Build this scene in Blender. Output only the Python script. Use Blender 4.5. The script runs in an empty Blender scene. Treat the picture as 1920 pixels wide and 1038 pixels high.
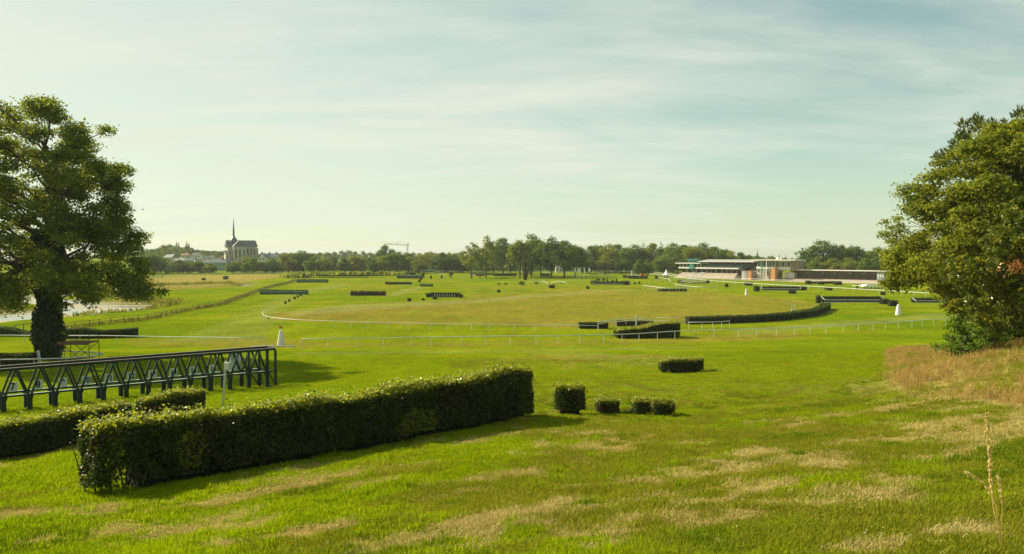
import bpy, math, random
import numpy as np

# ------------------------------------------------------------------ camera, sky, sun, exposure
F = 1440.0                                   # focal length in photo pixels (1920 wide)
PITCH = math.atan(39.0 / 1440.0)
CAMZ = 12.0
scene = bpy.context.scene
COL = scene.collection
cam_data = bpy.data.cameras.new("camera")
cam_data.lens = 27.0
cam_data.sensor_width = 36.0
cam_data.clip_start = 0.1
cam_data.clip_end = 9000
cam = bpy.data.objects.new("camera", cam_data)
COL.objects.link(cam)
cam.location = (0, 0, CAMZ)
cam.rotation_euler = (math.pi / 2 - PITCH, 0, 0)
scene.camera = cam

SUN_EL, SUN_AZ = math.radians(35), math.radians(-62)      # azimuth clockwise from +Y
world = bpy.data.worlds.new("World")
scene.world = world
world.use_nodes = True
wn, wl = world.node_tree.nodes, world.node_tree.links
for n in list(wn):
    wn.remove(n)
def wnode(t, **kw):
    n = wn.new(t)
    for k, v in kw.items():
        setattr(n, k, v)
    return n
def wmath(op, a, b=None):
    n = wnode("ShaderNodeMath", operation=op)
    for i, v in enumerate((a, b)):
        if v is None:
            continue
        if isinstance(v, (int, float)):
            n.inputs[i].default_value = v
        else:
            wl.new(v, n.inputs[i])
    return n.outputs[0]
sky = wnode("ShaderNodeTexSky", sky_type='NISHITA')
sky.sun_disc = False
sky.sun_elevation = SUN_EL
sky.sun_rotation = SUN_AZ % (2 * math.pi)
sky.air_density, sky.dust_density, sky.ozone_density = 1.0, 0.7, 1.2
tint = wnode("ShaderNodeMix", data_type='RGBA', blend_type='MULTIPLY')
tint.inputs[0].default_value = 1.0
gam = wnode("ShaderNodeGamma")
gam.inputs[1].default_value = 0.78
wl.new(sky.outputs[0], gam.inputs[0])
wl.new(gam.outputs[0], tint.inputs[6])
tint.inputs[7].default_value = (1.0, 1.20, 0.90, 1)
tint.clamp_result = False
tc = wnode("ShaderNodeTexCoord")
sep = wnode("ShaderNodeSeparateXYZ")
wl.new(tc.outputs["Generated"], sep.inputs[0])
zz = wmath('ADD', wmath('MAXIMUM', sep.outputs[2], 0.0), 0.13)
comb = wnode("ShaderNodeCombineXYZ")
wl.new(wmath('DIVIDE', sep.outputs[0], zz), comb.inputs[0])
wl.new(wmath('DIVIDE', sep.outputs[1], zz), comb.inputs[1])
mp = wnode("ShaderNodeMapping")
mp.inputs["Rotation"].default_value = (0, 0, math.radians(28))
mp.inputs["Scale"].default_value = (0.42, 1.15, 1)
wl.new(comb.outputs[0], mp.inputs[0])
nz = wnode("ShaderNodeTexNoise")
nz.inputs["Scale"].default_value = 0.9
nz.inputs["Detail"].default_value = 8
nz.inputs["Roughness"].default_value = 0.56
nz.inputs["Distortion"].default_value = 0.7
wl.new(mp.outputs[0], nz.inputs["Vector"])
rp = wnode("ShaderNodeValToRGB")
rp.color_ramp.elements[0].position = 0.34
rp.color_ramp.elements[1].position = 0.66
rp.color_ramp.elements[0].color = (0, 0, 0, 1)
rp.color_ramp.elements[1].color = (1, 1, 1, 1)
wl.new(nz.outputs[0], rp.inputs[0])
mp2 = wnode("ShaderNodeMapping")
mp2.inputs["Rotation"].default_value = (0, 0, math.radians(-24))
mp2.inputs["Scale"].default_value = (0.9, 2.1, 1)
wl.new(comb.outputs[0], mp2.inputs[0])
nz2 = wnode("ShaderNodeTexNoise")
nz2.inputs["Scale"].default_value = 1.3
nz2.inputs["Detail"].default_value = 9
nz2.inputs["Roughness"].default_value = 0.6
nz2.inputs["Distortion"].default_value = 1.1
wl.new(mp2.outputs[0], nz2.inputs["Vector"])
cl = wmath('MULTIPLY', rp.outputs[0], wmath('ADD', wmath('MULTIPLY', nz2.outputs[0], 1.5), -0.15))
thick = wmath('MAXIMUM', wmath('MINIMUM', wmath('ADD', wmath('MULTIPLY', sep.outputs[0], -0.75), 0.27), 0.5), 0.0)     # the high cloud is thicker towards the sun's quarter
cl = wmath('MAXIMUM', wmath('MINIMUM', wmath('ADD', cl, thick), 0.88), 0.0)
low = wmath('POWER', 2.718, wmath('MULTIPLY', wmath('MAXIMUM', sep.outputs[2], 0.0), -6.0))    # the veil thickens towards the horizon
cl = wmath('MAXIMUM', cl, wmath('MULTIPLY', low, 0.45))
cmix = wnode("ShaderNodeMix", data_type='RGBA')
wl.new(cl, cmix.inputs[0])
wl.new(tint.outputs[2], cmix.inputs[6])
cmix.inputs[7].default_value = (5.05, 5.25, 4.4, 1)
bg = wnode("ShaderNodeBackground")
bg.inputs[1].default_value = 0.079
wl.new(cmix.outputs[2], bg.inputs[0])
wout = wnode("ShaderNodeOutputWorld")
wl.new(bg.outputs[0], wout.inputs[0])

sun_data = bpy.data.lights.new("sun", 'SUN')
sun_data.energy = 4.6
sun_data.angle = math.radians(0.6)
sun_data.color = (1.0, 0.90, 0.70)
sun = bpy.data.objects.new("sun", sun_data)
COL.objects.link(sun)
SUNV = (math.sin(SUN_AZ) * math.cos(SUN_EL), math.cos(SUN_AZ) * math.cos(SUN_EL), math.sin(SUN_EL))
from mathutils import Vector, Matrix
sun.location = (-60, 40, 60)
sun.rotation_euler = Vector(SUNV).to_track_quat('Z', 'Y').to_euler()
vs = scene.view_settings
vs.view_transform = 'Standard'
vs.look = 'None'
vs.exposure = 1.05
vs.gamma = 1.0
vs.use_curve_mapping = False
scene.cycles.max_bounces = 6
scene.cycles.transparent_max_bounces = 6
scene.cycles.volume_bounces = 0
scene.cycles.caustics_reflective = False
scene.cycles.caustics_refractive = False
scene.cycles.use_denoising = True
scene.cycles.denoising_prefilter = 'NONE'

# ------------------------------------------------------------------ numpy helpers
RNG = np.random.default_rng(11)
random.seed(5)
def _hash(i, j, s):
    h = (i * 374761393 + j * 668265263 + s * 974634541) & 0xFFFFFFFF
    h = ((h ^ (h >> 13)) * 1274126177) & 0xFFFFFFFF
    return ((h ^ (h >> 16)) & 0xFFFF) / 65535.0
def vnoise(x, y, s=0):
    x, y = np.asarray(x, float), np.asarray(y, float)
    i, j = np.floor(x).astype(np.int64), np.floor(y).astype(np.int64)
    u, v = x - i, y - j
    u, v = u * u * (3 - 2 * u), v * v * (3 - 2 * v)
    return (_hash(i, j, s) * (1 - u) + _hash(i + 1, j, s) * u) * (1 - v) + (_hash(i, j + 1, s) * (1 - u) + _hash(i + 1, j + 1, s) * u) * v
def fbm(x, y, s=0, o=4):
    t, a, n = 0.0, 0.5, 0.0
    for k in range(o):
        t = t + a * vnoise(x * 2 ** k + 17.3 * k, y * 2 ** k - 9.1 * k, s + k)
        n += a
        a *= 0.5
    return t / n
def sstep(a, b, x):
    t = np.clip((np.asarray(x, float) - a) / (b - a), 0, 1)
    return t * t * (3 - 2 * t)

# ------------------------------------------------------------------ terrain
CP_, SP_ = math.cos(PITCH), math.sin(PITCH)
def ray(px, py):
    u, v = (px - 960.0) / F, (519.0 - py) / F
    d = np.array([u, CP_ + v * SP_, -SP_ + v * CP_])
    return d / d[1]
def atd(px, py, d):
    """the point at depth d (metres along the view) that the photo shows at px, py"""
    r = ray(px, py)
    return np.array([r[0] * d, d, CAMZ + r[2] * d])
_cps = [(960,1038,9),(0,1038,12),(0,960,16),(0,850,29),(160,925,18),(300,900,19.2),(620,845,23.3),(1000,778,29.5),(960,900,15),
        (960,850,20),(960,800,26.5),(1400,1038,8),(1400,900,14),(1400,840,20),(1400,790,27.5),(1900,1038,6.5),(1900,900,11.5),
        (1900,820,17),(1900,770,22.5),(1750,740,32),(1690,700,46),(1500,740,37),(1500,700,53),(1280,697,60),(1280,740,38),
        (1070,775,34),(700,700,60),(960,700,55),(960,740,38),(700,740,42),(518,723,55.5),(250,742,50),(0,772,45),(300,690,65),(90,672,75),
        (410,765,38),(250,800,33),(600,660,82),(960,660,82),(1300,660,80),(1650,655,76),(0,645,103),(400,645,103),(800,645,103),
        (1200,645,103),(1500,640,105),(1750,632,108),(1920,645,36),(1810,670,42),(1920,700,30),(1700,665,60),(2300,700,30),(2300,650,45),
        (-500,850,29),(-500,772,45),(-500,672,75)]
_P = [atd(*c) for c in _cps]
_P += [np.array(p, float) for p in [(0,0,10.3),(-15,0,9.9),(15,0,10.6),(0,-15,10.5),(-40,5,7),(45,5,10),(-70,110,0.1),(70,112,0.1),(-100,110,0),
        (0,118,0),(-50,118,0),(50,118,0),(100,118,0),(100,75,3.0),(75,70,4.5)]]
_P = np.array(_P)
_S = 20.0
def _tps(r2):
    return 0.5 * r2 * np.log(r2 + 1e-9)
_xy = _P[:, :2] / _S
_n = len(_P)
_K = _tps(((_xy[:, None] - _xy[None]) ** 2).sum(-1)) + 0.02 * np.eye(_n)
_A = np.zeros((_n + 3, _n + 3))
_A[:_n, :_n] = _K
_A[:_n, _n] = 1; _A[:_n, _n + 1:] = _xy
_A[_n, :_n] = 1; _A[_n + 1:, :_n] = _xy.T
_W = np.linalg.solve(_A, np.concatenate([_P[:, 2], np.zeros(3)]))
RIVER = np.array([(-330,112),(-165,130),(-122,145),(-102,176),(-106,200),(-150,232),(-158,262),(-132,290),(-112,320),(-125,360)], float)
RW = np.array([30,27,25,16,12,10,8,6,4,2], float)
def seg_dist(X, Y, pts, wid=None):
    best = np.full(X.shape, 1e9)
    for k in range(len(pts) - 1):
        a, b = pts[k], pts[k + 1]
        ab = b - a
        t = np.clip(((X - a[0]) * ab[0] + (Y - a[1]) * ab[1]) / (ab @ ab), 0, 1)
        d = np.hypot(X - a[0] - t * ab[0], Y - a[1] - t * ab[1])
        if wid is not None:
            d = d - (wid[k] + t * (wid[k + 1] - wid[k]))
        best = np.minimum(best, d)
    return best
def gz(X, Y):
    X, Y = np.asarray(X, float), np.asarray(Y, float)
    sh = np.broadcast(X, Y).shape
    X, Y = np.broadcast_to(X, sh).ravel(), np.broadcast_to(Y, sh).ravel()
    z = np.zeros(X.shape)
    near = (Y < 120)
    if near.any():
        xc, yc = np.clip(X[near], -100, 100) / _S, np.clip(Y[near], -20, 120) / _S
        o = np.empty(xc.shape)
        for s in range(0, len(xc), 20000):
            a, b = xc[s:s + 20000], yc[s:s + 20000]
            k = _tps((a[:, None] - _xy[None, :, 0]) ** 2 + (b[:, None] - _xy[None, :, 1]) ** 2)
            o[s:s + 20000] = k @ _W[:_n] + _W[_n] + _W[_n + 1] * a + _W[_n + 2] * b
        z[near] = o * (1 - sstep(104, 119, Y[near]))
    far = (Y > 100)
    if far.any():
        x, y = X[far], Y[far]
        d = seg_dist(x, y, RIVER, RW) + (fbm(x / 9, y / 9, 3) - 0.5) * 7
        zf = -2.6 * (1 - sstep(-5, 4, d))
        # the town's hill beyond the river, and gently rising land behind the wood
        zf = zf + 13 * sstep(560, 960, y) * (1 - sstep(1000, 1500, y)) * np.exp(-((x + 400) / 150) ** 2)
        # the infield is a low dome
        zf = zf + 1.1 * (fbm(x / 38, y / 60, 9) - 0.5) * sstep(122, 165, y) * (1 - sstep(330, 480, y))
        z[far] += zf
    fine = (fbm(X / 2.6, Y / 2.6, 21, 3) - 0.5) * 0.24 + (fbm(X / 0.7, Y / 0.7, 31, 2) - 0.5) * 0.10
    z = z + fine * (1 - sstep(45, 80, np.abs(Y) + 0.3 * np.abs(X)))
    return z.reshape(sh)
def g1(x, y):
    return float(gz(np.array([x]), np.array([y]))[0])
_DS = np.geomspace(4, 2400, 1400)
def at(px, py):
    """the ground point that the photo shows at px, py"""
    r = ray(px, py)
    zr = CAMZ + r[2] * _DS
    zg = gz(r[0] * _DS, _DS)
    below = np.nonzero(zr <= zg)[0]
    if len(below) == 0:
        return np.array([r[0] * 2400, 2400.0, 0.0])
    i = max(1, below[0])
    a, b = (zr - zg)[i - 1], (zr - zg)[i]
    t = a / (a - b + 1e-9)
    d = _DS[i - 1] + t * (_DS[i] - _DS[i - 1])
    return np.array([r[0] * d, d, g1(r[0] * d, d)])

# ------------------------------------------------------------------ objects
ORI = {}
def tag(o, label=None, cat=None, group=None, kind=None):
    if label: o["label"] = label
    if cat: o["category"] = cat
    if group: o["group"] = group
    if kind: o["kind"] = kind
    return o
def empty(name, loc, label=None, cat=None, group=None, rz=0.0):
    o = bpy.data.objects.new(name, None)
    o.empty_display_size = 0.3
    COL.objects.link(o)
    o.location = tuple(float(v) for v in loc)
    o.rotation_euler = (0, 0, rz)
    ORI[o.name] = np.array(o.location)
    return tag(o, label, cat, group)
def link(name, me, parent=None, ori=None):
    o = bpy.data.objects.new(name, me)
    COL.objects.link(o)
    if parent is not None:
        o.parent = parent
        ORI[o.name] = ORI.get(parent.name, np.zeros(3)) if ori is None else ori
    return o
def np_mesh(name, V, faces4=None, faces3=None, mats=(), smooth=False, face_mat=None):
    me = bpy.data.meshes.new(name)
    V = np.asarray(V, np.float32)
    me.vertices.add(len(V))
    me.vertices.foreach_set("co", V.ravel())
    n4 = 0 if faces4 is None else len(faces4)
    n3 = 0 if faces3 is None else len(faces3)
    idx = np.concatenate([np.asarray(f, np.int32).ravel() for f in (faces4, faces3) if f is not None and len(f)])
    me.loops.add(len(idx))
    me.loops.foreach_set("vertex_index", idx)
    me.polygons.add(n4 + n3)
    st = np.concatenate([np.arange(n4) * 4, n4 * 4 + np.arange(n3) * 3]).astype(np.int32)
    me.polygons.foreach_set("loop_start", st)
    if smooth:
        me.polygons.foreach_set("use_smooth", np.ones(n4 + n3, bool))
    if face_mat is not None:
        me.polygons.foreach_set("material_index", np.asarray(face_mat, np.int32))
    for m in mats:
        me.materials.append(m)
    me.update(calc_edges=True)
    me.validate()
    return me
class MB:
    """collects boxes, bars and tubes and links them as one mesh"""
    def __init__(s):
        s.v, s.f = [], []
    def add(s, vs, fs):
        b = len(s.v)
        s.v += [tuple(map(float, p)) for p in vs]
        s.f += [tuple(b + i for i in f) for f in fs]
        return s
    def box(s, x0, x1, y0, y1, z0, z1):
        return s.add([(x0,y0,z0),(x1,y0,z0),(x1,y1,z0),(x0,y1,z0),(x0,y0,z1),(x1,y0,z1),(x1,y1,z1),(x0,y1,z1)],
                     [(0,3,2,1),(4,5,6,7),(0,1,5,4),(1,2,6,5),(2,3,7,6),(3,0,4,7)])
    def bar(s, p, q, w, h, up=(0, 0, 1)):
        p, q = Vector(p), Vector(q)
        d = (q - p).normalized()
        u = Vector(up)
        if abs(d.dot(u)) > 0.98: u = Vector((0, 1, 0))
        a = d.cross(u).normalized() * (w / 2)
        b = a.cross(d).normalized() * (h / 2)
        vs = [p - a - b, p + a - b, p + a + b, p - a + b, q - a - b, q + a - b, q + a + b, q - a + b]
        return s.add(vs, [(0,1,2,3),(7,6,5,4),(0,4,5,1),(1,5,6,2),(2,6,7,3),(3,7,4,0)])
    def tube(s, pts, rad, n=8, cap=True):
        pts = [Vector(p) for p in pts]
        m = len(pts)
        rad = [rad] * m if isinstance(rad, (int, float)) else rad
        b = len(s.v)
        for k, p in enumerate(pts):
            d = (pts[min(k + 1, m - 1)] - pts[max(k - 1, 0)]).normalized()
            u = Vector((0, 0, 1)) if abs(d.z) < 0.9 else Vector((0, 1, 0))
            a = d.cross(u).normalized(); c = a.cross(d).normalized()
            for j in range(n):
                t = 2 * math.pi * j / n
                s.v.append(tuple(p + a * math.cos(t) * rad[k] + c * math.sin(t) * rad[k]))
        for k in range(m - 1):
            for j in range(n):
                s.f.append((b + k*n + j, b + k*n + (j+1) % n, b + (k+1)*n + (j+1) % n, b + (k+1)*n + j))
        if cap:
            s.f.append(tuple(b + j for j in range(n))[::-1])
            s.f.append(tuple(b + (m-1)*n + j for j in range(n)))
        return s
    def prism(s, poly, z0, z1):
        n = len(poly)
        vs = [(x, y, z0) for x, y in poly] + [(x, y, z1) for x, y in poly]
        return s.add(vs, [tuple(range(n))[::-1], tuple(range(n, 2 * n))] + [(i, (i+1) % n, n + (i+1) % n, n + i) for i in range(n)])
    def mesh(s, name, mat, ori=(0, 0, 0), smooth=False):
        me = bpy.data.meshes.new(name)
        o = np.asarray(ori, float)
        me.from_pydata([tuple(np.array(p) - o) for p in s.v], [], s.f)
        if smooth:
            for p in me.polygons: p.use_smooth = True
        me.materials.append(mat)
        me.update()
        return me
    def build(s, name, mat, parent=None, local=False, smooth=False):
        ori = (0, 0, 0) if (parent is None or local) else ORI[parent.name]
        o = link(name, s.mesh(name, mat, ori, smooth), parent)
        return o
def copy_tree(o, parent=None):
    c = o.copy()
    COL.objects.link(c)
    c.parent = parent
    for ch in list(o.children):
        copy_tree(ch, c)
    return c
# ------------------------------------------------------------------ materials
MATS = {}
def srgb(r, g, b):
    f = lambda c: (c / 255 / 12.92) if c / 255 <= 0.04045 else ((c / 255 + 0.055) / 1.055) ** 2.4
    return (f(r), f(g), f(b), 1)
def newmat(name):
    m = bpy.data.materials.new(name)
    m.use_nodes = True
    nt = m.node_tree
    for n in list(nt.nodes): nt.nodes.remove(n)
    out = nt.nodes.new("ShaderNodeOutputMaterial")
    MATS[name] = m
    return m, nt, out
def c4(c):
    return tuple(c) if len(c) == 4 else tuple(c) + (1,)
def leaf_mat(name, c1, c2, trans=0.35, tcol=None, gloss=0.10, rough=0.45, noise=0.25):
    m, nt, out = newmat(name)
    N, L = nt.nodes, nt.links
    geo = N.new("ShaderNodeNewGeometry")
    mix = N.new("ShaderNodeMix"); mix.data_type = 'RGBA'
    mix.inputs[6].default_value, mix.inputs[7].default_value = c4(c1), c4(c2)
    no = N.new("ShaderNodeTexNoise"); no.inputs["Scale"].default_value = noise; no.inputs["Detail"].default_value = 2
    L.new(geo.outputs["Position"], no.inputs["Vector"])
    ma = N.new("ShaderNodeMath"); ma.operation = 'MULTIPLY_ADD'
    L.new(no.outputs[0], ma.inputs[0]); ma.inputs[1].default_value = 1.1; ma.inputs[2].default_value = -0.55
    ad = N.new("ShaderNodeMath"); ad.operation = 'ADD'; ad.use_clamp = True
    L.new(ma.outputs[0], ad.inputs[0]); L.new(geo.outputs["Random Per Island"], ad.inputs[1])
    L.new(ad.outputs[0], mix.inputs[0])
    dif = N.new("ShaderNodeBsdfDiffuse"); L.new(mix.outputs[2], dif.inputs[0])
    tr = N.new("ShaderNodeBsdfTranslucent")
    tm = N.new("ShaderNodeMix"); tm.data_type = 'RGBA'; tm.blend_type = 'MULTIPLY'; tm.inputs[0].default_value = 1
    L.new(mix.outputs[2], tm.inputs[6]); tm.inputs[7].default_value = c4(tcol or (1.9, 1.9, 0.7))
    L.new(tm.outputs[2], tr.inputs[0])
    ms = N.new("ShaderNodeMixShader"); ms.inputs[0].default_value = trans
    L.new(dif.outputs[0], ms.inputs[1]); L.new(tr.outputs[0], ms.inputs[2])
    last = ms
    if gloss > 0:
        gl = N.new("ShaderNodeBsdfGlossy"); gl.inputs["Roughness"].default_value = rough
        gl.inputs[0].default_value = (0.9, 0.9, 0.8, 1)
        lw = N.new("ShaderNodeLayerWeight"); lw.inputs[0].default_value = 0.35
        mu = N.new("ShaderNodeMath"); mu.operation = 'MULTIPLY'; mu.inputs[1].default_value = gloss * 2
        L.new(lw.outputs["Fresnel"], mu.inputs[0])
        m2 = N.new("ShaderNodeMixShader"); L.new(mu.outputs[0], m2.inputs[0])
        L.new(ms.outputs[0], m2.inputs[1]); L.new(gl.outputs[0], m2.inputs[2])
        last = m2
    L.new(last.outputs[0], out.inputs[0])
    return m
def plain(name, col, rough=0.7, metal=0.0, var=0.15, scale=3.0, spec=0.3, bump=0.0, bscale=20.0, col2=None):
    m, nt, out = newmat(name)
    N, L = nt.nodes, nt.links
    b = N.new("ShaderNodeBsdfPrincipled")
    b.inputs["Roughness"].default_value = rough
    b.inputs["Metallic"].default_value = metal
    b.inputs["Specular IOR Level"].default_value = spec
    tc = N.new("ShaderNodeNewGeometry")
    no = N.new("ShaderNodeTexNoise"); no.inputs["Scale"].default_value = scale; no.inputs["Detail"].default_value = 5
    no.inputs["Roughness"].default_value = 0.65
    L.new(tc.outputs["Position"], no.inputs["Vector"])
    rp = N.new("ShaderNodeValToRGB")
    c = c4(col)
    d = c4(col2) if col2 else tuple(v * (1 - 2.2 * var) for v in c[:3]) + (1,)
    rp.color_ramp.elements[0].position, rp.color_ramp.elements[1].position = 0.3, 0.62
    rp.color_ramp.elements[0].color, rp.color_ramp.elements[1].color = d, c
    L.new(no.outputs[0], rp.inputs[0]); L.new(rp.outputs[0], b.inputs["Base Color"])
    if bump:
        nb = N.new("ShaderNodeTexNoise"); nb.inputs["Scale"].default_value = bscale; nb.inputs["Detail"].default_value = 4
        L.new(tc.outputs["Position"], nb.inputs["Vector"])
        bu = N.new("ShaderNodeBump"); bu.inputs["Strength"].default_value = bump; bu.inputs["Distance"].default_value = 0.05
        L.new(nb.outputs[0], bu.inputs["Height"]); L.new(bu.outputs[0], b.inputs["Normal"])
    L.new(b.outputs[0], out.inputs[0])
    return m

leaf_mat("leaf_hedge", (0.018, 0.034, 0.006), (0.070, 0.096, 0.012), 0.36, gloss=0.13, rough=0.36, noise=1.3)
leaf_mat("leaf_hedge_sunlit", (0.17, 0.20, 0.010), (0.32, 0.32, 0.025), 0.45, gloss=0.14, noise=1.3)  # sunlight on hedge tops put into a brighter, yellower leaf colour
leaf_mat("leaf_far_hedge", (0.022, 0.040, 0.008), (0.060, 0.085, 0.014), 0.30, gloss=0.05, noise=0.4)
leaf_mat("leaf_brush", (0.040, 0.030, 0.016), (0.090, 0.065, 0.034), 0.1, gloss=0.02, noise=1.0)
leaf_mat("leaf_plane", (0.064, 0.098, 0.012), (0.190, 0.212, 0.024), 0.50, gloss=0.06, noise=0.22)
leaf_mat("leaf_ivy", (0.016, 0.030, 0.008), (0.050, 0.066, 0.014), 0.25, gloss=0.16, rough=0.35, noise=0.8)
leaf_mat("leaf_maple", (0.072, 0.102, 0.010), (0.212, 0.222, 0.018), 0.40, gloss=0.03, noise=0.2)
leaf_mat("leaf_chestnut", (0.030, 0.054, 0.006), (0.125, 0.145, 0.014), 0.36, gloss=0.05, rough=0.42, noise=0.5)
leaf_mat("burr", (0.22, 0.22, 0.02), (0.34, 0.30, 0.03), 0.3, gloss=0.02)
leaf_mat("leaf_rust", (0.20, 0.075, 0.02), (0.30, 0.13, 0.035), 0.3, gloss=0.02)
leaf_mat("leaf_bracken", (0.055, 0.11, 0.008), (0.13, 0.20, 0.014), 0.42, gloss=0.06, noise=0.9)
leaf_mat("needle_pine", (0.040, 0.062, 0.014), (0.105, 0.120, 0.026), 0.25, gloss=0.0, noise=0.3)
leaf_mat("leaf_oak_far", (0.056, 0.102, 0.014), (0.160, 0.212, 0.024), 0.30, gloss=0.03, noise=0.10)
leaf_mat("leaf_dark_far", (0.036, 0.078, 0.016), (0.108, 0.162, 0.024), 0.28, gloss=0.03, noise=0.10)
leaf_mat("leaf_pale_far", (0.088, 0.128, 0.016), (0.225, 0.248, 0.030), 0.32, gloss=0.03, noise=0.10)
leaf_mat("leaf_reed", (0.075, 0.095, 0.015), (0.19, 0.18, 0.04), 0.35, gloss=0.03, noise=0.3)
leaf_mat("grass_lush", (0.135, 0.195, 0.004), (0.280, 0.320, 0.008), 0.42, gloss=0.0, noise=0.5, tcol=(1.6, 1.7, 0.6))
leaf_mat("grass_mid", (0.115, 0.140, 0.008), (0.255, 0.255, 0.024), 0.38, gloss=0.0, noise=0.5, tcol=(1.6, 1.6, 0.7))
leaf_mat("grass_dry", (0.270, 0.222, 0.060), (0.500, 0.425, 0.175), 0.32, gloss=0.0, noise=0.5, tcol=(1.4, 1.4, 0.9))
leaf_mat("grass_tan", (0.235, 0.168, 0.048), (0.470, 0.345, 0.135), 0.40, gloss=0.0, noise=0.4, tcol=(1.5, 1.4, 0.9))
leaf_mat("weed", (0.070, 0.115, 0.006), (0.150, 0.190, 0.010), 0.35, gloss=0.0, noise=0.5)
leaf_mat("straw", (0.58, 0.46, 0.18), (0.78, 0.64, 0.32), 0.5, gloss=0.0, tcol=(1.2, 1.15, 0.9))
leaf_mat("clover", (0.62, 0.62, 0.50), (0.80, 0.80, 0.68), 0.2, gloss=0.0)

plain("twig", (0.050, 0.042, 0.026), 0.9, var=0.2, scale=6)
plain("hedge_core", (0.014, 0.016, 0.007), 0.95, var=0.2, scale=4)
plain("bark", (0.085, 0.066, 0.042), 0.9, var=0.25, scale=2.5, bump=0.6, bscale=7)
plain("white_plastic", (0.54, 0.57, 0.50), 0.42, var=0.06, scale=0.7, spec=0.5)
plain("weathered_white", (0.44, 0.48, 0.42), 0.55, var=0.10, scale=2.0)
plain("gate_green", (0.012, 0.034, 0.023), 0.6, var=0.22, scale=3.0, spec=0.2)
plain("gate_worn", (0.19, 0.16, 0.12), 0.6, var=0.25, scale=5.0)
plain("board_pale", (0.60, 0.72, 0.62), 0.5, var=0.06, scale=2)
plain("ink", (0.012, 0.018, 0.016), 0.6, var=0.05)
plain("steel_dark", (0.06, 0.055, 0.04), 0.55, metal=0.3, var=0.2, scale=4)
plain("old_wood", (0.135, 0.095, 0.055), 0.85, var=0.25, scale=5)
plain("dark_wood", (0.035, 0.030, 0.020), 0.8, var=0.25, scale=5)
plain("fence_green", (0.040, 0.110, 0.065), 0.6, var=0.12, scale=2)
plain("fence_pale_green", (0.20, 0.34, 0.24), 0.6, var=0.12, scale=2)
plain("black_board", (0.015, 0.017, 0.014), 0.7, var=0.1)
plain("red_paint", (0.46, 0.07, 0.03), 0.5, var=0.12)
plain("orange_plastic", (0.75, 0.20, 0.05), 0.45, var=0.1)
plain("white_stone", (0.70, 0.70, 0.64), 0.8, var=0.09, scale=3.5, bump=0.2)
plain("concrete", (0.40, 0.33, 0.25), 0.85, var=0.12, scale=0.6)
plain("concrete_step", (0.47, 0.40, 0.31), 0.85, var=0.10, scale=0.8)
plain("concrete_grey", (0.27, 0.27, 0.24), 0.85, var=0.12, scale=0.7)
plain("white_wall", (0.70, 0.68, 0.60), 0.7, var=0.07, scale=0.5)
plain("ochre_wall", (0.52, 0.25, 0.09), 0.8, var=0.1, scale=0.6)
plain("brown_wall", (0.27, 0.22, 0.165), 0.8, var=0.12, scale=0.6)
plain("seat_blue", (0.23, 0.31, 0.31), 0.5, var=0.1, scale=0.6)
plain("void_dark", (0.050, 0.053, 0.046), 0.8, var=0.2, scale=0.5)
plain("teal_paint", (0.05, 0.24, 0.19), 0.5, var=0.1, scale=0.6)
plain("roof_grey", (0.32, 0.32, 0.28), 0.6, var=0.1, scale=0.3)
plain("slate", (0.070, 0.095, 0.092), 0.42, var=0.14, scale=0.6, spec=0.6)
plain("church_stone", (0.50, 0.49, 0.36), 0.85, var=0.16, scale=0.25)
plain("church_glass", (0.035, 0.045, 0.040), 0.25, var=0.1, spec=0.6)
plain("render_cream", (0.46, 0.44, 0.34), 0.8, var=0.1, scale=0.3)
plain("render_teal", (0.16, 0.33, 0.27), 0.8, var=0.1, scale=0.3)
plain("render_white", (0.66, 0.66, 0.58), 0.8, var=0.08, scale=0.3)
plain("brick_red", (0.24, 0.11, 0.06), 0.8, var=0.12, scale=0.5)
plain("mud", (0.20, 0.165, 0.105), 0.8, var=0.2, scale=0.7)
plain("canvas_white", (0.74, 0.74, 0.68), 0.75, var=0.06, scale=0.5)
plain("banner_white", (0.78, 0.82, 0.78), 0.75, var=0.05, scale=0.5)
plain("pond_grey", (0.26, 0.26, 0.24), 0.6, var=0.1, scale=2)

def glass_mat(name, col):
    m, nt, out = newmat(name)
    b = nt.nodes.new("ShaderNodeBsdfPrincipled")
    b.inputs["Base Color"].default_value = c4(col)
    b.inputs["Roughness"].default_value = 0.06
    b.inputs["Specular IOR Level"].default_value = 0.8
    nt.links.new(b.outputs[0], out.inputs[0])
    return m
glass_mat("window_glass", (0.030, 0.060, 0.055))
glass_mat("pale_glass", (0.16, 0.22, 0.19))

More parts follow.
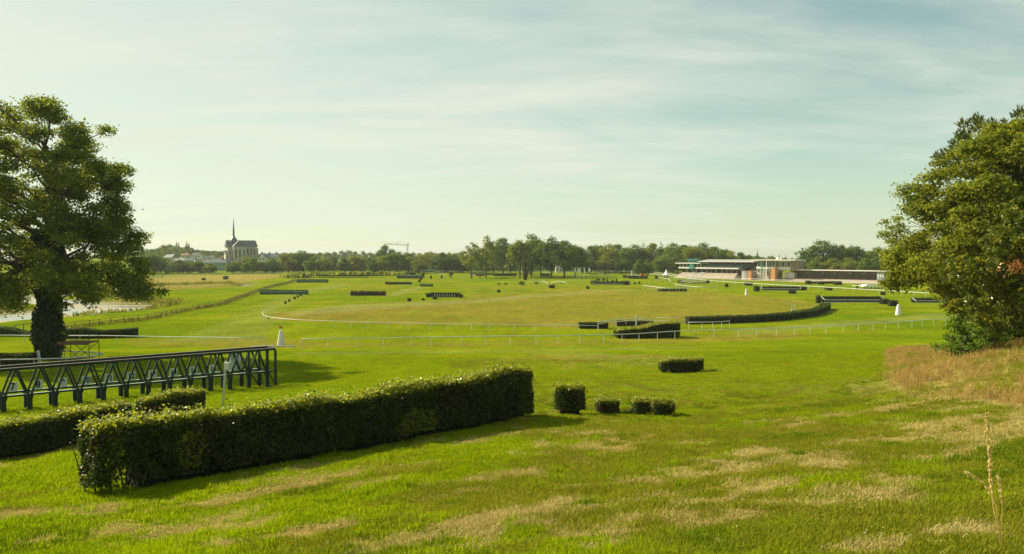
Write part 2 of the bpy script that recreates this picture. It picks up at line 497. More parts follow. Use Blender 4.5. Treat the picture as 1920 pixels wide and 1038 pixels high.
def water_mat():
    m, nt, out = newmat("pond_water")
    N, L = nt.nodes, nt.links
    b = N.new("ShaderNodeBsdfPrincipled")
    b.inputs["Base Color"].default_value = (0.045, 0.045, 0.028, 1)
    b.inputs["Roughness"].default_value = 0.10
    b.inputs["Specular IOR Level"].default_value = 0.7
    g = N.new("ShaderNodeNewGeometry")
    no = N.new("ShaderNodeTexNoise"); no.inputs["Scale"].default_value = 1.6; no.inputs["Detail"].default_value = 5
    L.new(g.outputs["Position"], no.inputs["Vector"])
    bu = N.new("ShaderNodeBump"); bu.inputs["Strength"].default_value = 0.10; bu.inputs["Distance"].default_value = 0.1
    L.new(no.outputs[0], bu.inputs["Height"]); L.new(bu.outputs[0], b.inputs["Normal"])
    # floating weed: rafts of dull tan on the surface
    mp = N.new("ShaderNodeMapping"); mp.inputs["Scale"].default_value = (0.045, 0.22, 1)
    L.new(g.outputs["Position"], mp.inputs[0])
    n2 = N.new("ShaderNodeTexNoise"); n2.inputs["Scale"].default_value = 1.0; n2.inputs["Detail"].default_value = 7; n2.inputs["Roughness"].default_value = 0.7
    L.new(mp.outputs[0], n2.inputs["Vector"])
    rp = N.new("ShaderNodeValToRGB"); rp.color_ramp.elements[0].position = 0.50; rp.color_ramp.elements[1].position = 0.56
    L.new(n2.outputs[0], rp.inputs[0])
    d = N.new("ShaderNodeBsdfDiffuse"); d.inputs[0].default_value = (0.36, 0.29, 0.17, 1)
    ms = N.new("ShaderNodeMixShader"); L.new(rp.outputs[0], ms.inputs[0])
    L.new(b.outputs[0], ms.inputs[1]); L.new(d.outputs[0], ms.inputs[2])
    L.new(ms.outputs[0], out.inputs[0])
    return m
water_mat()

def ground_mat():
    m, nt, out = newmat("turf")
    N, L = nt.nodes, nt.links
    g = N.new("ShaderNodeNewGeometry")
    def noise(scale, detail=5, rough=0.6, sc=None, rot=0, src=None):
        n = N.new("ShaderNodeTexNoise")
        n.inputs["Scale"].default_value = scale; n.inputs["Detail"].default_value = detail; n.inputs["Roughness"].default_value = rough
        mp = N.new("ShaderNodeMapping")
        mp.inputs["Scale"].default_value = sc or (1, 1, 1)
        mp.inputs["Rotation"].default_value = (0, 0, rot)
        L.new(g.outputs["Position"], mp.inputs[0]); L.new(mp.outputs[0], n.inputs["Vector"])
        return n.outputs[0]
    def mth(op, a, b=0.0, clamp=False):
        n = N.new("ShaderNodeMath"); n.operation = op; n.use_clamp = clamp
        for i, v in enumerate((a, b)):
            if isinstance(v, (int, float)): n.inputs[i].default_value = v
            else: L.new(v, n.inputs[i])
        return n.outputs[0]
    def mixc(f, a, b):
        n = N.new("ShaderNodeMix"); n.data_type = 'RGBA'
        if isinstance(f, (int, float)): n.inputs[0].default_value = f
        else: L.new(f, n.inputs[0])
        for i, v in ((6, a), (7, b)):
            if isinstance(v, tuple): n.inputs[i].default_value = c4(v)
            else: L.new(v, n.inputs[i])
        return n.outputs[2]
    pal = N.new("ShaderNodeAttribute"); pal.attribute_name = "pale"
    dry = N.new("ShaderNodeAttribute"); dry.attribute_name = "dry"
    oli = N.new("ShaderNodeAttribute"); oli.attribute_name = "olive"
    mud = N.new("ShaderNodeAttribute"); mud.attribute_name = "mud"
    big = noise(0.035, 5, 0.6, (1, 0.6, 1))
    mid = noise(0.35, 6, 0.65, (1, 0.45, 1), 0.3)
    fin = noise(2.6, 7, 0.72)
    mow = noise(0.11, 3, 0.5, (0.12, 1.0, 1), 0.12)
    lush = mixc(fin, (0.058, 0.108, 0.0015), (0.170, 0.225, 0.003))
    lush2 = mixc(fin, (0.110, 0.150, 0.002), (0.225, 0.250, 0.005))
    c = mixc(mth('MULTIPLY_ADD', big, 1.0, True) if False else mth('ADD', mth('MULTIPLY', mth('SUBTRACT', mth('MULTIPLY', mth('ADD', big, mow), 0.5), 0.5), 9.0), 0.45, True), lush, lush2)
    olive = mixc(fin, (0.118, 0.098, 0.010), (0.280, 0.222, 0.040))
    fo = mth('ADD', oli.outputs["Fac"], mth('MULTIPLY', mth('SUBTRACT', mth('MULTIPLY', mth('ADD', mid, big), 0.5), 0.5), 2.6), True)
    fo = mth('MULTIPLY', fo, mth('MULTIPLY', oli.outputs["Fac"], 2.5, True), True)
    c = mixc(fo, c, olive)
    c = mixc(mth('MULTIPLY', pal.outputs["Fac"], mth('ADD', mid, 0.35), True), c, mixc(fin, (0.150, 0.165, 0.045), (0.270, 0.275, 0.085)))
    straw = mixc(fin, (0.200, 0.135, 0.035), (0.410, 0.300, 0.110))
    fd = mth('ADD', dry.outputs["Fac"], mth('MULTIPLY', mth('SUBTRACT', mth('MULTIPLY', mth('ADD', mid, fin), 0.5), 0.5), 1.5), True)
    fd = mth('MULTIPLY', fd, mth('MULTIPLY', dry.outputs["Fac"], 3.0, True), True)
    c = mixc(fd, c, straw)
    grain = mth('ADD', mth('MULTIPLY', noise(0.9, 6, 0.75, (1, 0.55, 1)), 1.1), mth('MULTIPLY', noise(0.16, 4, 0.6, (1, 0.35, 1), -0.2), 0.75))
    br = N.new("ShaderNodeMix"); br.data_type = 'RGBA'; br.blend_type = 'MULTIPLY'; br.inputs[0].default_value = 1.0
    gr = N.new("ShaderNodeCombineColor"); L.new(grain, gr.inputs[0]); L.new(grain, gr.inputs[1]); L.new(grain, gr.inputs[2])
    L.new(c, br.inputs[6]); L.new(gr.outputs[0], br.inputs[7])
    c = br.outputs[2]
    c = mixc(mud.outputs["Fac"], c, mixc(fin, (0.13, 0.10, 0.055), (0.30, 0.24, 0.14)))
    b = N.new("ShaderNodeBsdfDiffuse")
    L.new(c, b.inputs["Color"])
    bu = N.new("ShaderNodeBump"); bu.inputs["Strength"].default_value = 1.0; bu.inputs["Distance"].default_value = 0.16
    hh = mth('ADD', noise(5.0, 6, 0.7), mth('MULTIPLY', noise(0.8, 4, 0.6), 1.6))
    L.new(hh, bu.inputs["Height"]); L.new(bu.outputs[0], b.inputs["Normal"])
    L.new(b.outputs[0], out.inputs[0])
    return m
ground_mat()

# ------------------------------------------------------------------ ground sheet
def grow(step0, lim, k):
    v, x = [0.0], 0.0
    while x < lim:
        x += max(step0, k * x)
        v.append(x)
    return np.array(v)
def poly_mask(X, Y, poly, soft):
    """1 inside the world-space polygon, fading to 0 over soft metres outside"""
    poly = np.asarray(poly, float)
    ins = np.zeros(X.shape, bool)
    n = len(poly)
    for i in range(n):
        (x0, y0), (x1, y1) = poly[i], poly[(i + 1) % n]
        c = ((y0 > Y) != (y1 > Y)) & (X < (x1 - x0) * (Y - y0) / (y1 - y0 + 1e-12) + x0)
        ins ^= c
    d = seg_dist(X, Y, np.vstack([poly, poly[:1]]))
    return np.where(ins, 1.0, 1 - sstep(0, soft, d))
def W(pts):
    return [at(*p)[:2] for p in pts]
ZONES_OLIVE = [
    (W([(500,597),(700,606),(1085,613),(1290,603),(1420,601),(1520,592),(1552,579),(1500,562),(1400,552),(1250,546),(1120,548),(1000,554),(880,562),(760,575),(620,583),(530,586)]), 2.0, 0.66),
    (W([(980,604),(1290,600),(1530,585),(1480,565),(1400,556),(1150,566)]), 12.0, 0.45),
    (W([(900,535),(1100,532),(1200,533),(1350,545),(1330,549),(1100,546),(880,556)]), 6.0, 0.35),
    (W([(560,650),(1000,648),(1500,632),(1500,622),(1000,637),(560,642)]), 1.5, 0.55),
    (W([(250,646),(560,652),(560,638),(250,634)]), 3.0, 0.55),
    (W([(880,688),(1000,680),(1240,672),(1230,664),(1000,668),(880,676)]), 3.0, 0.55),
    (W([(1000,775),(1690,775),(1640,700),(1250,702),(1010,715)]), 4.0, 0.40),
    (W([(560,560),(640,590),(860,566),(800,545),(700,535)]), 6.0, 0.18),
    (W([(500,588),(560,580),(700,568),(860,558),(1000,549),(1120,543),(1180,545),(1000,556),(860,566),(700,578),(560,590)]), 2.5, 0.28),
    (W([(620,520),(640,540),(870,540),(860,520)]), 8.0, 0.22),
]
ZONES_DRY = [
    (W([(240,524),(330,517),(560,515),(470,524),(420,534),(330,541),(250,541)]), 4.0, 0.62),
    (W([(1678,662),(1700,648),(1760,655),(1920,640),(2080,640),(2080,770),(1920,758),(1830,745),(1745,738),(1700,712)]), 1.2, 0.72),
    (W([(1060,690),(1230,684),(1230,676),(1060,680)]), 3.0, 0.25),
]
# worn straw patches on the near slope: centre, half length, half width (m), strength; long axis runs along the slope
PATCH = [((1420,868),3.4,1.5,0.40),((1120,835),2.6,1.0,0.40),((860,1000),2.6,0.9,0.48),((1230,985),2.0,0.8,0.45),((1600,930),2.0,0.8,0.42),((300,985),1.6,0.7,0.45),((560,995),1.1,0.5,0.95),((900,975),1.2,0.42,0.95),((1040,945),0.9,0.28,0.65),((1130,1026),0.9,0.5,0.95),((1400,848),0.9,0.5,0.75),
         ((1490,905),1.1,0.45,0.8),((1360,940),0.9,0.25,0.5),((1600,830),1.2,0.5,0.45),((1800,1000),0.5,0.2,0.7),((1660,1020),0.6,0.2,0.5),
         ((640,1030),0.8,0.25,0.6),((160,960),1.2,0.4,0.55),((1290,830),0.8,0.45,0.55),((1500,795),1.0,0.35,0.5),((700,905),0.8,0.25,0.5),
         ((1020,880),0.7,0.25,0.4),((1210,900),0.8,0.25,0.4),((430,1020),0.7,0.3,0.6),((820,935),0.6,0.2,0.5),((1560,870),1.0,0.3,0.5)]
PATCH = [(at(*p)[:2], a, b, s) for p, a, b, s in PATCH]
def dryness(X, Y):
    a = 0.62
    U, V = X * math.cos(a) + Y * math.sin(a), -X * math.sin(a) + Y * math.cos(a)
    near = 1 - sstep(27, 40, Y + 0.02 * X)
    d = near * np.clip((fbm(U / 3.2, V / 1.5, 41) - 0.49) * 2.0, 0, 0.5)
    wob = (fbm(X / 0.9, Y / 0.9, 77, 4) - 0.47) * 2.2
    for (cx, cy), l, w, s in PATCH:
        u, v = (X - cx) * math.cos(a) + (Y - cy) * math.sin(a), -(X - cx) * math.sin(a) + (Y - cy) * math.cos(a)
        r = np.hypot(u / (l * 1.05), v / (w * 1.45)) + wob
        d = np.maximum(d, s * (1 - sstep(0.45, 1.25, r)))
    for poly, soft, s in ZONES_DRY:
        d = np.maximum(d, s * poly_mask(X, Y, poly, soft))
    return d
def oliveness(X, Y):
    a = 0.62
    U, V = X * math.cos(a) + Y * math.sin(a), -X * math.sin(a) + Y * math.cos(a)
    o = (1 - sstep(27, 36, Y)) * np.clip(0.15 + (fbm(U / 4.0, V / 1.8, 51) - 0.45) * 1.6 + 0.25 * sstep(-2, 6, X), 0, 0.8)
    o = o + 0.22 * (1 - sstep(60, 90, Y)) * sstep(-8, 4, X)
    for poly, soft, s in ZONES_OLIVE:
        o = np.maximum(o, s * poly_mask(X, Y, poly, soft)) if s > 0.3 else o + s * poly_mask(X, Y, poly, soft)
    return np.clip(o, 0, 1)
gx = grow(0.35, 2400, 0.024)
gx = np.concatenate([-gx[:0:-1], gx])
gy = np.concatenate([-grow(0.8, 60, 0.1)[:0:-1], grow(0.32, 2400, 0.020)])
GX, GY = np.meshgrid(gx, gy)
fx, fy = GX.ravel(), GY.ravel()
fz = gz(fx, fy)
nx, ny = len(gx), len(gy)
ii = (np.arange(ny - 1)[:, None] * nx + np.arange(nx - 1)[None]).ravel()
me = np_mesh("ground", np.stack([fx, fy, fz], 1), np.stack([ii, ii + 1, ii + 1 + nx, ii + nx], 1), mats=[MATS["turf"]], smooth=True)
PALE = [(W([(545,583),(640,571),(870,562),(1010,550),(1120,543),(1240,541),(1120,548),(1000,556),(860,568),(680,580),(560,590)]), 1.5, 0.6),
        (W([(716,553),(742,547),(790,535),(800,537),(745,553)]), 1.0, 0.6), (W([(1380,618),(1600,600),(1760,586),(1800,590),(1600,608),(1400,626)]), 1.5, 0.45),
        (W([(330,640),(420,610),(480,580),(545,550),(560,552),(500,590),(470,640)]), 4.0, 0.30), (W([(560,664),(900,660),(1300,652),(1300,648),(900,655),(560,659)]), 1.0, 0.3),
        (W([(1150,722),(1450,712),(1700,725),(1900,775),(1900,785),(1680,740),(1450,722),(1150,730)]), 1.5, 0.4), (W([(560,545),(600,538),(640,531),(650,533),(600,545)]), 2.0, 0.5),
        (W([(1000,660),(1300,690),(1420,690),(1100,660)]), 3.0, 0.25)]
pale_v = np.zeros(fx.shape)
for poly, soft, s in PALE:
    pale_v = np.maximum(pale_v, s * poly_mask(fx, fy, poly, soft))
for nm, val in (("pale", pale_v), ("dry", dryness(fx, fy)), ("olive", oliveness(fx, fy)), ("mud", sstep(-0.25, -1.1, fz) if False else 1 - sstep(-1.25, -0.75, fz))):
    a_ = me.attributes.new(nm, 'FLOAT', 'POINT')
    a_.data.foreach_set("value", np.asarray(val, np.float32))
tag(link("ground", me), "rolling green racecourse turf with dry straw patches", kind="structure")
wm = MB(); wm.add([(-420, 90, -1.05), (-84, 90, -1.05), (-84, 380, -1.05), (-420, 380, -1.05)], [(0, 1, 2, 3)])
tag(wm.build("water", MATS["pond_water"]), "shallow weedy river with floating rafts beyond the tree", kind="structure")
# ------------------------------------------------------------------ leaves, hedges, trees
def leaf_mesh(name, pos, nrm, length, aspect, mats, rng, fold=0.15, mat_idx=None, along=None):
    """one mesh of rhombic leaves at pos, facing nrm; length per leaf"""
    n = len(pos)
    nrm = nrm / (np.linalg.norm(nrm, axis=1, keepdims=True) + 1e-9)
    r = rng.normal(size=(n, 3)) if along is None else along + 0.4 * rng.normal(size=(n, 3))
    t = r - (r * nrm).sum(1, keepdims=True) * nrm
    t /= np.linalg.norm(t, axis=1, keepdims=True) + 1e-9
    b = np.cross(nrm, t)
    L = np.broadcast_to(np.asarray(length, float), (n,))[:, None] * 0.5
    Wd = L * aspect
    V = np.empty((n, 4, 3))
    V[:, 0] = pos + t * L - nrm * L * fold
    V[:, 1] = pos + b * Wd + nrm * L * fold
    V[:, 2] = pos - t * L - nrm * L * fold
    V[:, 3] = pos - b * Wd + nrm * L * fold
    Fc = np.arange(n * 4).reshape(n, 4)
    return np_mesh(name, V.reshape(-1, 3), Fc, mats=mats, face_mat=mat_idx)

def sample_block(rng, n, L, wid, hfun, rnd=0.12):
    """points and normals on a clipped block: s along 0..L, v across, w up"""
    hm = hfun(np.linspace(0, 1, 9)).mean()
    areas = np.array([L * wid, L * hm, L * hm, wid * hm, wid * hm])
    face = rng.choice(5, size=n, p=areas / areas.sum())
    s = rng.random(n) * L; v = (rng.random(n) - 0.5) * wid; u = rng.random(n)
    nr = np.zeros((n, 3))
    s = np.where(face == 3, 0, np.where(face == 4, L, s))
    h = hfun(s / L)
    w = np.where(face == 0, h, u * h)
    v = np.where(face == 1, -wid / 2, np.where(face == 2, wid / 2, v))
    nr[face == 0] = (0, 0, 1); nr[face == 1] = (0, -1, 0); nr[face == 2] = (0, 1, 0); nr[face == 3] = (-1, 0, 0); nr[face == 4] = (1, 0, 0)
    # rounded arrises
    ex = np.clip((np.abs(v) - (wid / 2 - rnd)) / rnd, 0, 1); ez = np.clip((w - (h - rnd)) / rnd, 0, 1)
    es = np.clip(np.maximum(rnd - s, s - (L - rnd)) / rnd, 0, 1)
    w = w - rnd * 0.45 * np.maximum(ex, es) ** 2 * (w > h - rnd)
    v = v - np.sign(v) * rnd * 0.45 * np.maximum(ez, es) ** 2 * (np.abs(v) > wid / 2 - rnd)
    return s, v, w, h, nr, face

def hedge(name, label, cat, A, B, wid, h, n, leaf=0.06, group=None, mat="leaf_hedge", top="leaf_hedge_sunlit", core=0.26, bulge=0.12, holes_and_lit=(), seed=1, deep=0.10, stems=0, core_start=0.0, asp=0.62):
    """a clipped hedge whose centre line runs from A to B on the ground; h is a height or a list of (t, height)"""
    rng = np.random.default_rng(seed)
    A, B = np.asarray(A, float)[:2], np.asarray(B, float)[:2]
    L = np.linalg.norm(B - A)
    d = (B - A) / L
    pn = np.array([-d[1], d[0]])
    hl = [(0, h), (1, h)] if isinstance(h, (int, float)) else h
    hf = lambda t: np.interp(t, [p[0] for p in hl], [p[1] for p in hl])
    base = (A + B) / 2
    root = empty(name, (base[0], base[1], g1(*base)), label, cat, group)
    o = ORI[root.name]
    s, v, w, hh, nr, face = sample_block(rng, n, L, wid, hf)
    bl = (fbm(s * 0.9 + 5 * (face == 1), w * 1.3 + v, seed) - 0.5) * 2 * bulge + (fbm(s * 4, w * 4 + v * 4, seed + 7, 2) - 0.5) * bulge * 0.9
    off = bl - np.abs(rng.normal(size=n)) * deep
    stray = rng.random(n) < 0.06
    off = np.where(stray, bl + rng.random(n) ** 2 * 0.16, off)
    shoot = (face == 0) & (rng.random(n) < 0.035) & (vnoise(s * 3, v * 3, seed + 9) > 0.55)
    off = np.where(shoot, rng.random(n) ** 1.5 * 0.26, off)
    s = s + nr[:, 0] * off; v = v + nr[:, 1] * off; w = w + nr[:, 2] * off
    lowcut = 0.10 + 0.16 * fbm(s * 1.5, 0 * s, seed + 3)
    keep = w > lowcut * np.minimum(1, hh)
    for (s0, w0, rs, rw) in holes_and_lit:
        keep &= (np.hypot((s - s0) / rs, (w - w0) / rw) > 1) | (rng.random(n) < (0.38 if rw < 0.4 else 1))
    x, y = A[0] + d[0] * s + pn[0] * v, A[1] + d[1] * s + pn[1] * v
    z = gz(x, y) + w
    nw = np.stack([d[0] * nr[:, 0] + pn[0] * nr[:, 1], d[1] * nr[:, 0] + pn[1] * nr[:, 1], nr[:, 2]], 1)
    nw = nw * 0.75 + rng.normal(size=(n, 3)) * 0.62 + np.array([0, 0, 0.25])
    P = np.stack([x, y, z], 1)[keep]
    ish = ((w > hh - 0.12 - 0.20 * rng.random(n) * (0.4 + vnoise(s * 1.1, v, seed))) & (rng.random(n) < 0.85))[keep].astype(int)  # upper band takes the leaves coloured as if sunlit
    brown = (fbm(s * 0.8, w * 1.4 + v * 2, seed + 40) > 0.60) & (rng.random(n) < 0.45) & (w < hh - 0.25)
    ish = np.where(brown[keep], 2, ish)
    for (s0, w0, rs, rw) in holes_and_lit:
        lit_patch = (np.hypot((s - s0) / rs, (w - w0) / rw) < 1) & (rng.random(n) < 0.5) & (rw > 0.4)  # tall spots cut no hole: light showing through is painted as brighter leaves
        ish = np.where(lit_patch[keep], 1, ish)
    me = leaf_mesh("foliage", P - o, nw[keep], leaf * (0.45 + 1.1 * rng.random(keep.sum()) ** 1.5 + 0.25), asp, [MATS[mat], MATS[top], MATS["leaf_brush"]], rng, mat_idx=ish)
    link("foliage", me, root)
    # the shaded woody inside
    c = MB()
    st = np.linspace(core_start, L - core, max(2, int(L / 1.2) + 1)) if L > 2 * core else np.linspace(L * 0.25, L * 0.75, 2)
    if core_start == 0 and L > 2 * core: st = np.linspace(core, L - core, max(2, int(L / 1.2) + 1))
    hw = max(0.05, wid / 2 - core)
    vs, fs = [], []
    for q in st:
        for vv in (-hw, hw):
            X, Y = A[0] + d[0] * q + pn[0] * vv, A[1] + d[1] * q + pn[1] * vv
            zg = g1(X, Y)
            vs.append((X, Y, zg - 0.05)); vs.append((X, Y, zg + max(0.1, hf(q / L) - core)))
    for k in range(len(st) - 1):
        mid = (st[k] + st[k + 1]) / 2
        if any(abs(mid - s0) < rs and rw < 0.4 for (s0, w0, rs, rw) in holes_and_lit):
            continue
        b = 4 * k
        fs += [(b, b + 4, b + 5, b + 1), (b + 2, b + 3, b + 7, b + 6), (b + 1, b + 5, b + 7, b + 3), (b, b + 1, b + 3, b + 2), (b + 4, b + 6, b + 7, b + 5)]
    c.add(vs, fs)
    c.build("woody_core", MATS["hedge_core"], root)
    if stems:
        t = MB()
        for k in range(stems):
            q = rng.random() * L; vv = (rng.random() - 0.5) * (wid - 0.1)
            X, Y = A[0] + d[0] * q + pn[0] * vv, A[1] + d[1] * q + pn[1] * vv
            zg = g1(X, Y); hq = float(hf(q / L)) * (0.5 + 0.4 * rng.random())
            lean = rng.normal(size=2) * 0.22
            t.tube([(X, Y, zg - 0.05), (X + lean[0] * 0.5, Y + lean[1] * 0.5, zg + hq * 0.5), (X + lean[0], Y + lean[1], zg + hq)], [0.022, 0.016, 0.008], 5)
        t.build("stems", MATS["twig"], root)["kind"] = "stuff"
    return root

def clumps(rng, C, R, k, flat=0.75, shell=0.55, stray=0.06):
    """leaf points and outward normals on leafy clumps with centres C and radii R"""
    cnt = np.maximum(6, (k * R ** 2).astype(int))
    idx = np.repeat(np.arange(len(C)), cnt)
    n = len(idx)
    d = rng.normal(size=(n, 3)); d /= np.linalg.norm(d, axis=1, keepdims=True)
    d[:, 2] = np.where((d[:, 2] < 0) & (rng.random(n) < 0.45), -d[:, 2], d[:, 2])
    r = shell + (1.05 - shell) * rng.random(n) ** 0.7
    lump = 1 + 0.35 * np.sin(d[:, 0] * 5 + idx) * np.sin(d[:, 1] * 6 + 2 * idx) + 0.15 * np.sin(d[:, 2] * 9 + idx)
    r = r * lump
    r = np.where(rng.random(n) < stray, r * (1.1 + 0.3 * rng.random(n)), r)
    p = C[idx] + d * (R[idx] * r)[:, None] * np.array([1, 1, flat])
    nr = d * 0.8 + rng.normal(size=(n, 3)) * 0.55 + np.array([0, 0, 0.35])
    return p, nr

def limb(mb, p, q, r0, r1, rng, sag=0.0, n=5, sides=7):
    p, q = np.asarray(p, float), np.asarray(q, float)
    L = np.linalg.norm(q - p)
    pts, rad = [], []
    for k in range(n + 1):
        t = k / n
        w = rng.normal(size=3) * 0.035 * L * math.sin(math.pi * t)
        pts.append(p + (q - p) * t + w + np.array([0, 0, sag * L * math.sin(math.pi * t)]))
        rad.append(r0 + (r1 - r0) * t ** 0.8)
    mb.tube(pts, rad, sides)

# --- far tree prototypes: unit ~ 18 m tall, 14 m wide
def proto_tree(kind, seed, h=18.0, w=14.0):
    rng = np.random.default_rng(seed)
    trunk = MB()
    if kind == "conifer":
        N = 15; Cs, Rs = [], []
        for k in range(N):
            t = k / (N - 1)
            rad = (w * 0.32) * (1 - t) ** 0.85 + 0.25
            zc = h * (0.10 + 0.88 * t)
            m = max(1, int(6 * (1 - t) + 1))
            a0 = rng.random() * 6
            for j in range(m):
                a = a0 + 2 * math.pi * j / m
                q = rad * (0.55 + 0.3 * rng.random())
                Cs.append((math.cos(a) * q, math.sin(a) * q, zc - 0.1 * q)); Rs.append(0.55 + rad * 0.42)
        k_leaf, size, flat = 26, 0.55, 0.5
        trunk.tube([(0, 0, -0.5), (0, 0, h * 0.5), (0, 0, h * 0.97)], [0.35, 0.2, 0.04], 7)
    elif kind == "poplar":
        Cs, Rs = [], []
        for k in range(22):
            t = k / 21
            rad = w * 0.16 * math.sin(math.pi * min(1, 0.12 + 0.85 * t)) + 0.2
            a = rng.random() * 6.3
            Cs.append((math.cos(a) * rad * 0.4, math.sin(a) * rad * 0.4, h * (0.08 + 0.88 * t))); Rs.append(rad * 0.8)
        k_leaf, size, flat = 40, 0.5, 1.3
        trunk.tube([(0, 0, -0.5), (0, 0, h * 0.8)], [0.3, 0.1], 7)
    else:
        base = {"round": 0.16, "tall": 0.22, "airy": 0.24, "bushy": 0.03, "dome": 0.05}[kind]
        nc = {"round": 46, "tall": 44, "airy": 34, "bushy": 50, "dome": 40}[kind]
        Cs, Rs = [], []
        while len(Cs) < nc:
            p = rng.normal(size=3); p /= np.linalg.norm(p)
            p *= (0.35 + 0.65 * rng.random() ** 0.5)
            zt = (p[2] + 1) / 2
            prof = {"round": (max(0.02, 1 - abs(2 * zt - 0.92) ** 2.4)) ** 0.5, "tall": (max(0.02, 1 - abs(2 * zt - 0.9) ** 2)) ** 0.5 * 0.9,
                    "airy": 0.35 + 0.6 * math.sin(math.pi * min(1, zt + 0.05)), "bushy": (max(0.05, 1 - max(0, 2 * zt - 0.9) ** 2)) ** 0.5, "dome": (max(0.03, 1 - zt ** 2.2)) ** 0.5}[kind]
            hr = math.hypot(p[0], p[1]) + 1e-6
            rr = min(1, hr * 1.2) * prof * w / 2 * 0.88
            z = h * (base + (0.93 - base) * zt)
            Cs.append((p[0] / hr * rr, p[1] / hr * rr, z)); Rs.append(rng.uniform(0.12, 0.21) * w * (0.72 if kind == "airy" else 1))
        k_leaf, size, flat = 27, 0.74, 0.85
        lean = rng.normal(size=2) * 0.4
        trunk.tube([(0, 0, -0.6), (0.1, 0, h * 0.12), (lean[0], lean[1], h * 0.45), (lean[0] * 1.5, lean[1] * 1.5, h * 0.75)], [0.55, 0.42, 0.30, 0.08], 8)
        for k in range(0, nc, 4):
            limb(trunk, (lean[0] * 0.7, lean[1] * 0.7, h * rng.uniform(0.25, 0.5)), Cs[k], 0.2, 0.05, rng, 0.05, 4, 5)
    Cs, Rs = np.array(Cs), np.array(Rs)
    p, nr = clumps(rng, Cs, Rs, k_leaf, flat)
    keep = p[:, 2] > 0.1
    p, nr = p[keep], nr[keep]
    return p, nr, size, trunk, rng
PROTO = {}
def get_proto(kind, seed, mat):
    key = (kind, seed, mat)
    if key not in PROTO:
        p, nr, size, trunk, rng = proto_tree(kind, seed)
        PROTO[key] = (leaf_mesh("crown", p, nr, size * (0.6 + 0.8 * rng.random(len(p))), 0.7, [MATS[mat]], rng), trunk.mesh("trunk", MATS["bark"]))
    return PROTO[key]
NTREE = [0]
def far_tree(kind, px, top, wpx, d, label, group, mat="leaf_oak_far", seed=None, name=None, base_py=None):
    NTREE[0] += 1
    x = (px - 960) / F * d
    z0 = g1(x, d)
    zt = atd(px, top, d)[2]
    h, w = max(2.0, zt - z0), wpx / F * d * (1.0 if kind in ("conifer", "poplar") else 1.28)
    sd = (NTREE[0] % 3 + 1) if seed is None else seed
    cr, tr = get_proto(kind, sd, mat)
    nm = name or {"conifer": "conifer_tree", "poplar": "columnar_tree", "bushy": "bushy_tree", "dome": "round_bush", "airy": "open_tree"}.get(kind, "broadleaf_tree")
    root = empty(nm, (x, d, z0), label, "bush" if kind == "dome" else "tree", group, rz=random.random() * 6.28)
    root.scale = (w / 14.0, w / 14.0, h / 18.0)
    link("crown", cr, root); link("trunk", tr, root)
    return root

# --- large trees: clump centres fill a side outline given at one depth, with real depth of their own
def in_poly(x, y, poly):
    c = False
    n = len(poly)
    for i in range(n):
        (x0, y0), (x1, y1) = poly[i], poly[(i + 1) % n]
        if (y0 > y) != (y1 > y) and x < (x1 - x0) * (y - y0) / (y1 - y0) + x0:
            c = not c
    return c
def outline_clumps(rng, poly, d, n, rmin, rmax, depth, gap=0.85):
    """clump centres inside a tree's side outline; the crown is as deep as it is wide at each height"""
    poly = np.asarray(poly, float)
    x0, y0 = poly.min(0); x1, y1 = poly.max(0)
    C, R = [], []
    tries = 0
    while len(C) < n and tries < n * 60:
        tries += 1
        x, y = rng.uniform(x0, x1), rng.uniform(y0, y1)
        r = rng.uniform(rmin, rmax)
        rp = r / d * F
        if not in_poly(x, y, poly): continue
        if not all(in_poly(x + dx * rp * gap, y + dy * rp * gap * 0.8, poly) for dx, dy in ((1, 0), (-1, 0), (0, 1), (0, -1))): continue
        xs = [xx for xx in np.linspace(x0, x1, 40) if in_poly(xx, y, poly)]
        cx, hw = (xs[0] + xs[-1]) / 2, max(4, (xs[-1] - xs[0]) / 2)
        q = math.sqrt(max(0.05, 1 - ((x - cx) / hw) ** 2)) * hw / F * d * depth
        dd = d + q * (rng.choice((-1, 1)) * rng.random() ** 0.5)
        p = atd(x, y, d)
        C.append((p[0], dd, p[2])); R.append(r)
    return np.array(C), np.array(R)
# ------------------------------------------------------------------ the four large trees and the bank's bush
def hero_tree(name, label, cat, base, C, R, k, size, mat, seed, trunk_r, fork, aspect=0.7, flat=0.72, nlimb=16, extra=None, shell=0.5, along=None, bark="bark"):
    rng = np.random.default_rng(seed)
    root = empty(name, base, label, cat)
    o = ORI[root.name]
    p, nr = clumps(rng, C, R, k, flat, shell, 0.08)
    zg = gz(p[:, 0], p[:, 1])
    keep = p[:, 2] > zg + 0.15
    p, nr = p[keep], nr[keep]
    me = leaf_mesh("crown", p - o, nr, size * (0.6 + 0.8 * rng.random(len(p))), aspect, [MATS[mat]], rng)
    link("crown", me, root)
    tk = MB()
    fork = np.asarray(fork, float)
    b = np.asarray(base, float)
    topz = C[:, 2].max() - 1
    top = np.array([fork[0] + 0.4, fork[1], topz])
    limb(tk, b - np.array([0, 0, 0.6]), fork, trunk_r * 1.25, trunk_r * 0.8, rng, 0, 5, 12)
    limb(tk, fork, top, trunk_r * 0.78, 0.06, rng, 0, 8, 10)
    tk.build("trunk", MATS[bark], root, smooth=True)
    order = rng.permutation(len(C))[:nlimb]
    lm = MB()
    for j in order:
        t = np.clip((C[j, 2] - fork[2]) / max(1, topz - fork[2]) - 0.25, 0, 0.85)
        s = fork + (top - fork) * t
        limb(lm, s, C[j], trunk_r * 0.30 * (1 - 0.6 * t), 0.03, rng, 0.06, 6, 6)
    lm.build("limbs", MATS[bark], root, smooth=True)
    return root

